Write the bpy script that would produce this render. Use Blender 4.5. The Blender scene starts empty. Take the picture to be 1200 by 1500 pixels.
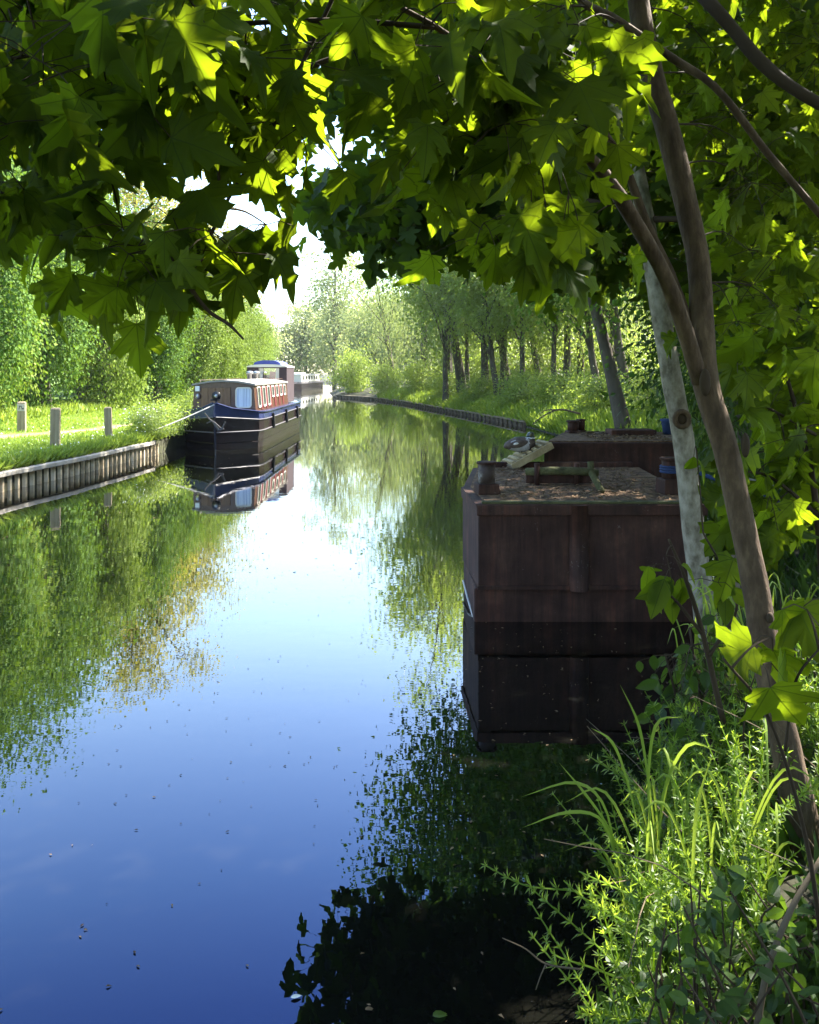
import bpy, math
import numpy as np
R = math.radians
PI = math.pi
# ------------------------------------------------------------------ camera, sky, sun, exposure
SC = bpy.context.scene
COL = SC.collection
SC.render.engine = 'CYCLES'
FPX, HOR, CAMZ = 1250.0, 546.0, 2.0          # focal length in photo pixels, horizon row, eye height over the water
cam_d = bpy.data.cameras.new('camera'); cam = bpy.data.objects.new('camera', cam_d); COL.objects.link(cam)
cam.location = (0, 0, CAMZ); cam.rotation_euler = (R(90), 0, 0)
cam_d.sensor_width = 36; cam_d.lens = FPX / 1500 * 36; cam_d.shift_y = -(750 - HOR) / 1500
cam_d.clip_start = 0.05; cam_d.clip_end = 2000
SC.camera = cam
SUN_EL, SUN_AZ = R(50), R(58)                # azimuth clockwise from +Y (the view) towards +X
sun_dir = np.array([math.sin(SUN_AZ) * math.cos(SUN_EL), math.cos(SUN_AZ) * math.cos(SUN_EL), math.sin(SUN_EL)])
w = bpy.data.worlds.new('World'); SC.world = w; w.use_nodes = True
nt = w.node_tree; sky = nt.nodes.new('ShaderNodeTexSky'); sky.sky_type = 'NISHITA'; sky.sun_disc = False
sky.sun_elevation = SUN_EL; sky.sun_rotation = SUN_AZ; sky.air_density = 1.3; sky.dust_density = 1.2; sky.ozone_density = 4.0
bg = nt.nodes['Background']; bg.inputs['Strength'].default_value = 0.11
nt.links.new(sky.outputs['Color'], bg.inputs['Color'])
sl = bpy.data.lights.new('sun', 'SUN'); sl.energy = 5.0; sl.angle = R(0.5); sl.color = (1, 0.95, 0.86)
so = bpy.data.objects.new('sun', sl); COL.objects.link(so)
from mathutils import Vector
so.rotation_euler = Vector(sun_dir).to_track_quat('Z', 'Y').to_euler(); so.location = (20, 10, 40)
vs = SC.view_settings; vs.view_transform = 'Standard'; vs.look = 'None'; vs.gamma = 1; vs.exposure = 2.7
cy = SC.cycles
cy.max_bounces = 8; cy.diffuse_bounces = 4; cy.glossy_bounces = 4; cy.transmission_bounces = 5; cy.transparent_max_bounces = 8
cy.sample_clamp_indirect = 6; cy.use_denoising = True; cy.caustics_reflective = False; cy.caustics_refractive = False

# ------------------------------------------------------------------ helpers
rng = np.random.RandomState(7)
def P(x, y, Y):
    return np.array([(x - 600) / FPX * Y, Y, CAMZ - (y - HOR) / FPX * Y])
def nrm(a):
    a = np.asarray(a, float); return a / np.maximum(np.linalg.norm(a, axis=-1, keepdims=True), 1e-9)
def npmesh(name, V, Fs, mats, mi=None, smooth=False, uv=None):
    me = bpy.data.meshes.new(name)
    V = np.asarray(V, np.float32); Fs = [np.asarray(f, np.int32) for f in Fs if len(f)]
    loops = np.concatenate([f.ravel() for f in Fs]); tot = np.concatenate([np.full(len(f), f.shape[1], np.int32) for f in Fs])
    st = np.concatenate([[0], np.cumsum(tot)[:-1]]).astype(np.int32)
    me.vertices.add(len(V)); me.vertices.foreach_set('co', V.ravel())
    me.loops.add(len(loops)); me.loops.foreach_set('vertex_index', loops)
    me.polygons.add(len(tot)); me.polygons.foreach_set('loop_start', st)
    if mi is not None: me.polygons.foreach_set('material_index', np.asarray(mi, np.int32))
    me.polygons.foreach_set('use_smooth', np.full(len(tot), smooth))
    if uv is not None:
        l = me.uv_layers.new(name='leaf'); l.data.foreach_set('uv', np.asarray(uv, np.float32)[loops].ravel())
    for m in (mats if isinstance(mats, (list, tuple)) else [mats]): me.materials.append(m)
    me.update(calc_edges=True); me.validate()
    return me
def tag(o, label=None, cat=None, group=None, kind=None):
    for k, v in (('label', label), ('category', cat), ('group', group), ('kind', kind)):
        if v: o[k] = v
    return o
def link(name, me, parent=None, loc=None):
    o = bpy.data.objects.new(name, me); COL.objects.link(o)
    if parent is not None: o.parent = parent
    if loc is not None: o.location = loc
    return o
def thing(name, label, cat, loc=(0, 0, 0), rz=0, group=None, scale=None):
    o = link(name, None); o.location = [float(v) for v in loc]; o.rotation_euler = (0, 0, rz); o.empty_display_size = 0.2
    if scale is not None: o.scale = scale if hasattr(scale, '__len__') else (scale,) * 3
    return tag(o, label, cat, group)
class MB:
    def __init__(s): s.V = []; s.F3 = []; s.F4 = []; s.FN = []; s.n = 0
    def add(s, V, F):
        V = np.asarray(V, float); s.V.append(V)
        for f in F:
            f = [i + s.n for i in f]
            (s.F3 if len(f) == 3 else s.F4 if len(f) == 4 else s.FN).append(f)
        s.n += len(V); return s
    def box(s, c, d, rot=None, taper=1.0):
        x, y, z = [v / 2 for v in d]; t = taper
        V = np.array([(-x, -y, -z), (x, -y, -z), (x, y, -z), (-x, y, -z), (-x * t, -y * t, z), (x * t, -y * t, z), (x * t, y * t, z), (-x * t, y * t, z)])
        if rot is not None: V = V @ np.array(rot).T
        return s.add(V + np.array(c), [(3, 2, 1, 0), (4, 5, 6, 7), (0, 1, 5, 4), (1, 2, 6, 5), (2, 3, 7, 6), (3, 0, 4, 7)])
    def tube(s, pts, rad, seg=8, cap=True):
        pts = np.asarray(pts, float); n = len(pts)
        rad = np.full(n, rad, float) if np.isscalar(rad) else np.asarray(rad, float)
        T = nrm(np.gradient(pts, axis=0)); up = np.array([0, 0, 1.0]) if abs(T[0][2]) < 0.9 else np.array([1.0, 0, 0])
        V = []
        for i in range(n):
            a = nrm(np.cross(T[i], up)); b = np.cross(a, T[i]); up = b
            ang = np.arange(seg) * 2 * PI / seg
            V.append(pts[i] + rad[i] * (np.cos(ang)[:, None] * a + np.sin(ang)[:, None] * b))
        F = [(i * seg + j, i * seg + (j + 1) % seg, (i + 1) * seg + (j + 1) % seg, (i + 1) * seg + j) for i in range(n - 1) for j in range(seg)]
        V = np.concatenate(V)
        if cap: F += [tuple(range(seg))[::-1], tuple(range((n - 1) * seg, n * seg))]
        return s.add(V, F)
    def lathe(s, prof, c=(0, 0, 0), seg=20):
        ang = np.arange(seg) * 2 * PI / seg
        V = np.concatenate([np.stack([r * np.cos(ang), r * np.sin(ang), np.full(seg, z)], 1) for r, z in prof]) + np.array(c)
        n = len(prof)
        F = [(i * seg + j, i * seg + (j + 1) % seg, (i + 1) * seg + (j + 1) % seg, (i + 1) * seg + j) for i in range(n - 1) for j in range(seg)]
        F += [tuple(range(seg))[::-1], tuple(range((n - 1) * seg, n * seg))]
        return s.add(V, F)
    def prism(s, poly, z0, z1):
        n = len(poly); V = [(x, y, z0) for x, y in poly] + [(x, y, z1) for x, y in poly]
        return s.add(V, [tuple(range(n))[::-1], tuple(range(n, 2 * n))] + [(i, (i + 1) % n, n + (i + 1) % n, n + i) for i in range(n)])
    def mesh(s, name, mat, smooth=False, bevel=0):
        V = np.concatenate(s.V)
        me = bpy.data.meshes.new(name); me.from_pydata(V.tolist(), [], s.F3 + s.F4 + s.FN)
        for m in (mat if isinstance(mat, (list, tuple)) else [mat]): me.materials.append(m)
        me.update()
        if smooth: me.polygons.foreach_set('use_smooth', [True] * len(me.polygons))
        return me
    def build(s, name, mat, parent=None, smooth=False, bevel=0):
        o = link(name, s.mesh(name, mat, smooth), parent)
        if bevel:
            b = o.modifiers.new('bevel', 'BEVEL'); b.width = bevel; b.segments = 2; b.limit_method = 'ANGLE'
        return o
def spline(pts, n=24):
    """Catmull-Rom through the points."""
    p = np.asarray(pts, float); p = np.vstack([2 * p[0] - p[1], p, 2 * p[-1] - p[-2]]); out = []
    m = len(p) - 3
    for t in np.linspace(0, m - 1e-6, n):
        i = int(t); u = t - i; a, b, c, d = p[i:i + 4]
        out.append(0.5 * (2 * b + (c - a) * u + (2 * a - 5 * b + 4 * c - d) * u * u + (3 * b - a - 3 * c + d) * u ** 3))
    return np.array(out)

# ------------------------------------------------------------------ materials
def mat(name):
    m = bpy.data.materials.new(name); m.use_nodes = True
    return m, m.node_tree, m.node_tree.nodes['Principled BSDF']
def node(t, kind, **kw):
    n = t.nodes.new(kind)
    for k, v in kw.items():
        if k in n.inputs.keys() if hasattr(n.inputs, 'keys') else False: n.inputs[k].default_value = v
        else: setattr(n, k, v)
    return n
def ramp(t, fac, stops):
    r = t.nodes.new('ShaderNodeValToRGB'); e = r.color_ramp.elements
    while len(e) < len(stops): e.new(0.5)
    for el, (p, c) in zip(e, stops): el.position = p; el.color = (*c, 1)
    t.links.new(fac, r.inputs[0]); return r.outputs[0]
def rough_mat(name, stops, scale=4, rough=0.8, bump=0.3, detail=8, spec=0.3, stretch=None, bscale=None, bdist=0.02):
    m, t, b = mat(name)
    tc = node(t, 'ShaderNodeTexCoord'); src = tc.outputs['Object']
    if stretch:
        mp = node(t, 'ShaderNodeMapping'); mp.inputs['Scale'].default_value = stretch; t.links.new(src, mp.inputs[0]); src = mp.outputs[0]
    n = node(t, 'ShaderNodeTexNoise', Scale=scale, Detail=detail, Roughness=0.62); t.links.new(src, n.inputs['Vector'])
    t.links.new(ramp(t, n.outputs['Fac'], stops), b.inputs['Base Color'])
    b.inputs['Roughness'].default_value = rough; b.inputs['Specular IOR Level'].default_value = spec
    if bump:
        n2 = node(t, 'ShaderNodeTexNoise', Scale=bscale or scale * 4, Detail=6); t.links.new(src, n2.inputs['Vector'])
        bp = node(t, 'ShaderNodeBump', Strength=bump, Distance=bdist); t.links.new(n2.outputs['Fac'], bp.inputs['Height']); t.links.new(bp.outputs[0], b.inputs['Normal'])
    return m
def leaf_mat(name, c1, c2, trans, fac=0.5, rough=0.45, spec=0.35, veins=False):
    m, t, b = mat(name); L = t.links.new
    g = node(t, 'ShaderNodeNewGeometry')
    col = ramp(t, g.outputs['Random Per Island'], [(0, c1), (1, c2)])
    tr = node(t, 'ShaderNodeBsdfTranslucent')
    if veins:
        tco = node(t, 'ShaderNodeTexCoord'); nz = node(t, 'ShaderNodeTexNoise', Scale=38, Detail=5, Roughness=0.7); L(tco.outputs['Object'], nz.inputs['Vector'])
        mm = node(t, 'ShaderNodeMixRGB', blend_type='MULTIPLY'); mm.inputs[0].default_value = 1.0; L(col, mm.inputs[1]); L(ramp(t, nz.outputs['Fac'], [(0.30, (0.45, 0.42, 0.35)), (0.48, (0.95, 0.95, 0.95)), (0.70, (1.25, 1.15, 1.0))]), mm.inputs[2]); col = mm.outputs[0]
    mx = node(t, 'ShaderNodeMixRGB', blend_type='MULTIPLY'); mx.inputs[0].default_value = 0.0
    tcol = ramp(t, g.outputs['Random Per Island'], [(0, [v * 0.75 for v in trans]), (1, trans)])
    if veins:
        uv = node(t, 'ShaderNodeUVMap', uv_map='leaf'); sp = node(t, 'ShaderNodeSeparateXYZ'); L(uv.outputs[0], sp.inputs[0])
        def M(op, a, b_=None):
            n = node(t, 'ShaderNodeMath', operation=op)
            for k, v in enumerate((a, b_)):
                if v is None: continue
                if isinstance(v, (int, float)): n.inputs[k].default_value = v
                else: L(v, n.inputs[k])
            return n.outputs[0]
        ax = M('ABSOLUTE', sp.outputs[0]); v = sp.outputs[1]; best = None
        for dx, dy in ((0, 1), (0.71, 0.70), (0.97, 0.24)):
            d = M('ABSOLUTE', M('SUBTRACT', M('MULTIPLY', ax, dy), M('MULTIPLY', v, dx)))
            along = M('ADD', M('MULTIPLY', ax, dx), M('MULTIPLY', v, dy))
            d = M('ADD', d, M('MULTIPLY', M('LESS_THAN', along, 0.0), 1.0))
            best = d if best is None else M('MINIMUM', best, d)
        vein = M('LESS_THAN', best, 0.011)
        mv = node(t, 'ShaderNodeMixRGB'); L(vein, mv.inputs[0]); L(col, mv.inputs[1]); mv.inputs[2].default_value = (*[min(1, x * 1.5) for x in c2], 1); col = mv.outputs[0]
        mt = node(t, 'ShaderNodeMixRGB'); L(vein, mt.inputs[0]); L(tcol, mt.inputs[1]); mt.inputs[2].default_value = (*[x * 0.45 for x in trans], 1); tcol = mt.outputs[0]
    L(col, b.inputs['Base Color']); b.inputs['Roughness'].default_value = rough; b.inputs['Specular IOR Level'].default_value = spec
    L(tcol, tr.inputs['Color'])
    ms = node(t, 'ShaderNodeMixShader'); ms.inputs[0].default_value = fac
    L(b.outputs[0], ms.inputs[1]); L(tr.outputs[0], ms.inputs[2]); L(ms.outputs[0], t.nodes['Material Output'].inputs['Surface'])
    return m
def paint(name, c, rough=0.35, metallic=0, var=0.25, scale=3, spec=0.5):
    m = rough_mat(name, [(0.3, [v * (1 - var) for v in c]), (0.7, c)], scale, rough, 0.05, spec=spec, bscale=12)
    m.node_tree.nodes['Principled BSDF'].inputs['Metallic'].default_value = metallic
    return m
M = {}
M['maple'] = leaf_mat('maple_leaf', (0.013, 0.025, 0.003), (0.029, 0.048, 0.006), (0.36, 0.50, 0.012), 0.42, 0.65, 0.1, True)
M['maple_far'] = leaf_mat('maple_leaf_plain', (0.012, 0.025, 0.004), (0.026, 0.046, 0.007), (0.20, 0.32, 0.012), 0.32, 0.65, 0.08)
M['ivy'] = leaf_mat('ivy_leaf', (0.045, 0.10, 0.012), (0.11, 0.20, 0.03), (0.26, 0.42, 0.03), 0.22, 0.65, 0.12)
M['ivy_light'] = leaf_mat('hedge_leaf', (0.10, 0.16, 0.02), (0.20, 0.26, 0.045), (0.34, 0.48, 0.05), 0.24, 0.65, 0.12)
M['yellow'] = leaf_mat('young_oak_leaf', (0.17, 0.18, 0.03), (0.26, 0.25, 0.05), (0.5, 0.46, 0.07), 0.4, 0.5)
M['willow'] = leaf_mat('willow_leaf', (0.09, 0.135, 0.04), (0.18, 0.23, 0.085), (0.42, 0.50, 0.13), 0.45, 0.5)
M['alder'] = leaf_mat('alder_leaf', (0.09, 0.14, 0.025), (0.19, 0.25, 0.06), (0.40, 0.52, 0.07), 0.48, 0.45)
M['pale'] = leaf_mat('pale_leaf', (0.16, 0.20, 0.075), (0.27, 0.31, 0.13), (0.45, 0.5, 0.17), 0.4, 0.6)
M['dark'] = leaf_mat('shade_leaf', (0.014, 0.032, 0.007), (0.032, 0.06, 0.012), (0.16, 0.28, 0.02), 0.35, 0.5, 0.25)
M['grass'] = leaf_mat('grass_blade', (0.11, 0.18, 0.018), (0.23, 0.30, 0.04), (0.38, 0.50, 0.05), 0.4, 0.5)
M['herb'] = leaf_mat('herb_leaf', (0.055, 0.105, 0.012), (0.115, 0.175, 0.028), (0.48, 0.66, 0.05), 0.48, 0.45)
M['bark_brown'] = rough_mat('brown_bark', [(0.3, (0.034, 0.020, 0.011)), (0.5, (0.070, 0.044, 0.025)), (0.7, (0.125, 0.084, 0.050))], 22, 0.9, 0.9, stretch=(1, 1, 0.35), bscale=40, bdist=0.01)
M['bark_grey'] = rough_mat('grey_bark', [(0.36, (0.10, 0.082, 0.055)), (0.5, (0.19, 0.165, 0.125)), (0.64, (0.28, 0.25, 0.20))], 16, 0.85, 0.5, stretch=(1, 1, 0.6), bscale=50, bdist=0.008)
M['bark_far'] = rough_mat('dark_bark', [(0.3, (0.045, 0.037, 0.027)), (0.7, (0.125, 0.107, 0.08))], 5, 0.9, 0.6, stretch=(1, 1, 0.3))
M['twig'] = paint('twig_bark', (0.045, 0.030, 0.018), 0.85, spec=0.2)
M['drytwig'] = paint('dry_twig', (0.13, 0.098, 0.065), 0.85, spec=0.15)
M['soil'] = rough_mat('bank_soil', [(0.3, (0.018, 0.017, 0.010)), (0.55, (0.035, 0.035, 0.016)), (0.75, (0.05, 0.06, 0.02))], 5, 0.95, 0.6)
M['turf'] = rough_mat('turf', [(0.3, (0.055, 0.10, 0.016)), (0.55, (0.11, 0.18, 0.025)), (0.75, (0.17, 0.22, 0.045))], 2.2, 0.9, 0.6, bscale=30)
M['dirt'] = rough_mat('path_dirt', [(0.35, (0.12, 0.15, 0.04)), (0.55, (0.22, 0.19, 0.09)), (0.7, (0.30, 0.25, 0.14))], 2.5, 0.95, 0.4)
M['rust'] = rough_mat('barge_iron', [(0.25, (0.020, 0.0085, 0.006)), (0.5, (0.036, 0.0165, 0.012)), (0.66, (0.058, 0.028, 0.019)), (0.8, (0.12, 0.065, 0.04))], 3.5, 0.75, 0.35, detail=12, bscale=45, bdist=0.006, spec=0.2)
t = M['rust'].node_tree; b = t.nodes['Principled BSDF']; old = b.inputs['Base Color'].links[0].from_socket
tc = node(t, 'ShaderNodeTexCoord'); mp = node(t, 'ShaderNodeMapping'); mp.inputs['Scale'].default_value = (7, 7, 0.55); t.links.new(tc.outputs['Object'], mp.inputs[0])
n1 = node(t, 'ShaderNodeTexNoise', Scale=2.2, Detail=7, Roughness=0.7); t.links.new(mp.outputs[0], n1.inputs['Vector'])
mx = node(t, 'ShaderNodeMixRGB', blend_type='MULTIPLY'); mx.inputs[0].default_value = 1.0; t.links.new(old, mx.inputs[1]); t.links.new(ramp(t, n1.outputs['Fac'], [(0.34, (0.6, 0.62, 0.66)), (0.52, (1.2, 1.2, 1.22)), (0.68, (2.0, 1.65, 1.5))]), mx.inputs[2])
n2 = node(t, 'ShaderNodeTexNoise', Scale=26, Detail=3, Roughness=0.6, Distortion=2.0); t.links.new(tc.outputs['Object'], n2.inputs['Vector'])
n3 = node(t, 'ShaderNodeTexNoise', Scale=3.1, Detail=2); t.links.new(tc.outputs['Object'], n3.inputs['Vector'])
pr_ = node(t, 'ShaderNodeMath', operation='MULTIPLY'); t.links.new(ramp(t, n2.outputs['Fac'], [(0.66, (0, 0, 0)), (0.71, (1, 1, 1))]), pr_.inputs[0]); t.links.new(ramp(t, n3.outputs['Fac'], [(0.48, (0, 0, 0)), (0.62, (0.8, 0.8, 0.8))]), pr_.inputs[1])
m2 = node(t, 'ShaderNodeMixRGB'); t.links.new(pr_.outputs[0], m2.inputs[0]); t.links.new(mx.outputs[0], m2.inputs[1]); m2.inputs[2].default_value = (0.20, 0.17, 0.15, 1); t.links.new(m2.outputs[0], b.inputs['Base Color'])
M['litter'] = rough_mat('leaf_litter', [(0.28, (0.035, 0.019, 0.011)), (0.5, (0.11, 0.064, 0.035)), (0.72, (0.24, 0.155, 0.085))], 16, 0.95, 0.9, detail=12, bscale=40, bdist=0.03)
M['moss'] = rough_mat('mossy_edge', [(0.3, (0.035, 0.035, 0.016)), (0.6, (0.085, 0.085, 0.035)), (0.8, (0.13, 0.105, 0.06))], 9, 0.95, 0.7, bscale=50)
M['wood_post'] = rough_mat('weathered_timber', [(0.3, (0.15, 0.115, 0.07)), (0.6, (0.27, 0.215, 0.14)), (0.8, (0.38, 0.31, 0.21))], 5, 0.85, 0.4, stretch=(3, 3, 0.3))
M['plank'] = rough_mat('ramp_timber', [(0.3, (0.20, 0.15, 0.08)), (0.7, (0.42, 0.34, 0.20))], 8, 0.85, 0.3)
M['concrete'] = rough_mat('piling_steel', [(0.3, (0.28, 0.19, 0.10)), (0.5, (0.52, 0.42, 0.28)), (0.75, (0.66, 0.58, 0.44))], 3.5, 0.85, 0.3)
M['cap'] = rough_mat('concrete_cap', [(0.3, (0.28, 0.25, 0.20)), (0.7, (0.50, 0.46, 0.40))], 4, 0.85, 0.4)
M['timber_dark'] = rough_mat('wet_timber', [(0.3, (0.07, 0.052, 0.035)), (0.7, (0.19, 0.15, 0.10))], 5, 0.85, 0.4)
M['hull_black'] = paint('black_hull_paint', (0.018, 0.011, 0.012), 0.22, 0, 0.5)
M['hull_blue'] = paint('blue_hull_paint', (0.036, 0.048, 0.125), 0.16, 0, 0.4)
M['roof_paint'] = paint('roof_paint', (0.26, 0.235, 0.20), 0.6)
M['strake'] = paint('worn_strake', (0.13, 0.12, 0.13), 0.4)
M['cabin_wood'] = rough_mat('varnished_cabin', [(0.3, (0.048, 0.020, 0.013)), (0.7, (0.095, 0.041, 0.025))], 5, 0.35, 0.1, stretch=(5, 5, 0.5), spec=0.5)
M['door_wood'] = rough_mat('door_planks', [(0.3, (0.10, 0.052, 0.025)), (0.7, (0.19, 0.105, 0.052))], 6, 0.45, 0.1, stretch=(6, 6, 0.4))
M['red'] = paint('red_panel_paint', (0.15, 0.030, 0.035), 0.35)
M['cream'] = paint('cream_paint', (0.66, 0.63, 0.54), 0.4, 0, 0.12)
M['white'] = paint('white_paint', (0.74, 0.74, 0.72), 0.4, 0, 0.1)
M['curtain'] = rough_mat('pale_curtain', [(0.35, (0.32, 0.38, 0.46)), (0.6, (0.62, 0.68, 0.74))], 3, 0.9, 0, stretch=(14, 1, 0.2))
M['glass_dark'] = paint('dark_window', (0.05, 0.06, 0.055), 0.04, 0, 0.2, spec=0.9)
M['canvas'] = paint('brown_canvas', (0.045, 0.026, 0.030), 0.75)
M['blue_canvas'] = paint('blue_canvas', (0.06, 0.08, 0.33), 0.7)
M['steel'] = paint('galvanised_steel', (0.42, 0.42, 0.42), 0.35, 0.8)
M['iron'] = paint('grey_iron', (0.09, 0.08, 0.075), 0.7)
M['black'] = paint('black_metal', (0.012, 0.012, 0.013), 0.3)
M['rope'] = paint('pale_rope', (0.55, 0.53, 0.50), 0.9)
M['rope_blue'] = paint('blue_rope', (0.014, 0.034, 0.11), 0.9)
M['rope_grey'] = paint('grey_rope', (0.20, 0.19, 0.17), 0.9)
M['pink'] = paint('pink_cloth', (0.50, 0.05, 0.16), 0.8)
M['seat_blue'] = paint('blue_seat', (0.06, 0.11, 0.22), 0.7)
M['fbark'] = M['bark_far']
m, t, b = mat('window_glass'); b.inputs['Base Color'].default_value = (0.9, 0.95, 1, 1); b.inputs['Roughness'].default_value = 0
tp = node(t, 'ShaderNodeBsdfTransparent'); ms = node(t, 'ShaderNodeMixShader'); ms.inputs[0].default_value = 0.18
gl = node(t, 'ShaderNodeBsdfGlossy'); gl.inputs['Roughness'].default_value = 0.02
t.links.new(tp.outputs[0], ms.inputs[1]); t.links.new(gl.outputs[0], ms.inputs[2]); t.links.new(ms.outputs[0], t.nodes['Material Output'].inputs['Surface']); M['glass'] = m
m, t, b = mat('canal_water'); b.inputs['Base Color'].default_value = (0.004, 0.004, 0.003, 1); b.inputs['Roughness'].default_value = 0.6; b.inputs['Specular IOR Level'].default_value = 0
tc = node(t, 'ShaderNodeTexCoord'); mp = node(t, 'ShaderNodeMapping'); mp.inputs['Scale'].default_value = (0.8, 1.6, 1); t.links.new(tc.outputs['Object'], mp.inputs[0])
n1 = node(t, 'ShaderNodeTexNoise', Scale=3.0, Detail=3, Roughness=0.5); t.links.new(mp.outputs[0], n1.inputs['Vector'])
n2 = node(t, 'ShaderNodeTexNoise', Scale=9.0, Detail=2, Roughness=0.5); t.links.new(mp.outputs[0], n2.inputs['Vector'])
n3 = node(t, 'ShaderNodeTexNoise', Scale=0.13, Detail=2); t.links.new(tc.outputs['Object'], n3.inputs['Vector'])
am = node(t, 'ShaderNodeMath', operation='MULTIPLY_ADD'); t.links.new(n2.outputs['Fac'], am.inputs[0]); am.inputs[1].default_value = 0.22; t.links.new(n1.outputs['Fac'], am.inputs[2])
a2 = node(t, 'ShaderNodeMath', operation='MULTIPLY'); t.links.new(am.outputs[0], a2.inputs[0]); t.links.new(ramp(t, n3.outputs['Fac'], [(0.38, (0.25, 0.25, 0.25)), (0.62, (1, 1, 1))]), a2.inputs[1])
bp = node(t, 'ShaderNodeBump', Strength=1.0, Distance=0.0010); t.links.new(a2.outputs[0], bp.inputs['Height']); lw = node(t, 'ShaderNodeLayerWeight'); lw.inputs['Blend'].default_value = 0.5; t.links.new(bp.outputs[0], lw.inputs['Normal'])   # Fresnel-style weight of the water; also drives its painted sky tint
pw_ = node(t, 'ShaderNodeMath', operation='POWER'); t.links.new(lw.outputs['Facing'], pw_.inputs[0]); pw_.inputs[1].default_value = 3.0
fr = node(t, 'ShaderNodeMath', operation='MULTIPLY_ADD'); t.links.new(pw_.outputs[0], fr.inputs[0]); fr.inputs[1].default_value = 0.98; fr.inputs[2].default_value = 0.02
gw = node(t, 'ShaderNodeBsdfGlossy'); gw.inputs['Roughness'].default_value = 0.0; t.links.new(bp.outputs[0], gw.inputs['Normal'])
t.links.new(ramp(t, lw.outputs['Facing'], [(0.36, (0.22, 0.36, 1.0)), (0.50, (0.48, 0.64, 1.0)), (0.70, (0.95, 0.93, 0.93)), (1.0, (1, 1, 1))]), gw.inputs['Color'])  # sky blue painted into steep reflections, whitening towards grazing angles
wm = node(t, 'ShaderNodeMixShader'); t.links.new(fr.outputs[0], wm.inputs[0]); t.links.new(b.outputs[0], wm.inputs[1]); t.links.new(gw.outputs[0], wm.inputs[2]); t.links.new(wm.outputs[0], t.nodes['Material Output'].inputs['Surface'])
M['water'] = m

# ------------------------------------------------------------------ the canal's plan: bank lines against distance
LY = np.array([-40, 0, 8, 14.4, 16.4, 20.8, 26, 31, 45, 70, 95, 118, 140, 170, 300.]); LX = np.array([-8, -7.6, -7.2, -6.85, -6.55, -6.2, -6.3, -6.5, -7.6, -11.5, -14.5, -14.2, -17, -24, -70.])
RY = np.array([-40, -4, 0, 2.6, 4, 5.5, 7, 10, 14, 20, 26, 31, 36, 44, 55, 62, 70, 85, 104, 130, 160, 300.]); RX = np.array([-4, -1.4, -0.5, 0.62, 1.15, 1.75, 2.75, 3.6, 4.4, 5.0, 4.8, 4.4, 3.5, 1.9, -0.3, -2.3, -6.2, -8.0, -8.6, -10, -14, -58.])
xl = lambda Y: np.interp(Y, LY, LX)
xr = lambda Y: np.interp(Y, RY, RX)
LD = [0, 0.4, 2.5, 5, 7, 15, 60, 400]; LZ = [0.34, 0.42, 0.5, 0.66, 0.85, 1.1, 1.6, 3]
RD = [0, 0.35, 0.8, 1.6, 4, 10, 60, 400]; RZ = [0.03, 0.22, 0.38, 0.5, 0.75, 1.1, 1.8, 3]
def ground_z(X, Y):
    a = xl(Y) - X; b = X - xr(Y)
    return np.where(a >= 0, np.interp(a, LD, LZ), np.where(b >= 0, np.interp(b, RD, RZ), -1.0))
def on_ground(x, y):
    """Where the photo's ray through (x, y) meets the banks."""
    for Y in np.arange(1.0, 200, 0.02):
        p = P(x, y, Y)
        if p[2] <= ground_z(p[0], Y): return np.array([p[0], Y, float(ground_z(p[0], Y))])
    return P(x, y, 100)
ys = np.concatenate([np.arange(-40, 0, 4), np.arange(0, 12, 0.3), np.arange(12, 40, 0.7), np.arange(40, 140, 3), np.arange(140, 301, 20)])
la = np.array([400, 150, 60, 30, 15, 10, 7, 5, 3.7, 2.5, 1.4, 0.8, 0.4, 0.12, 0.0]); ra = np.array([0, 0.15, 0.35, 0.55, 0.8, 1.2, 1.6, 2.4, 4, 6, 10, 20, 60, 150, 400.])
V = []; rows = []
for Y in ys:
    row = [(xl(Y) - d, Y, float(np.interp(d, LD, LZ)) + (rng.uniform(-.03, .03) if 0.3 < d < 60 else 0)) for d in la]
    row += [(xl(Y) + 0.02, Y, -1.2), (xr(Y) - 0.25, Y, -1.2)]
    row += [(xr(Y) + d, Y, float(np.interp(d, RD, RZ)) + (rng.uniform(-.04, .04) if 0.1 < d < 60 else 0)) for d in ra]
    V += row; rows.append(len(row))
nr = rows[0]; F = []; mi = []
for i in range(len(ys) - 1):
    for j in range(nr - 1):
        F.append((i * nr + j, i * nr + j + 1, (i + 1) * nr + j + 1, (i + 1) * nr + j)); mi.append(0 if j < len(la) - 3 else 1)
tag(link('ground', npmesh('ground', V, [F], [M['turf'], M['soil']], mi, True)), kind='structure')
MB().add([(-200, -40, 0), (40, -40, 0), (40, 320, 0), (-200, 320, 0)], [(0, 1, 2, 3)]).build('water', M['water'])
tag(bpy.data.objects['water'], kind='structure')
PY = np.array([8, 12, 16, 19.5, 20.6, 22.7, 27, 30.7, 45, 70, 95]); PX = np.array([-11.2, -10.6, -10, -9.4, -8.9, -8.3, -8.25, -8.3, -9.8, -13.8, -17.5])
pxf = lambda Y: np.interp(Y, PY, PX)
yy = np.arange(9, 94, 0.5); V = []; F = []
for i, Y in enumerate(yy):
    wv = 0.24 + 0.08 * math.sin(Y * 1.7) + 0.05 * math.sin(Y * 4.1)
    for k in (-1, 0, 1):
        X = float(pxf(Y)) + k * wv; V.append((X, Y, float(ground_z(X, Y)) + 0.035 - 0.05 * abs(k)))
    if i:
        for k in (0, 1): F.append(((i - 1) * 3 + k, (i - 1) * 3 + k + 1, i * 3 + k + 1, i * 3 + k))
tag(link('towpath', npmesh('towpath', V, [F], M['dirt'], None, True)), kind='structure')

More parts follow.
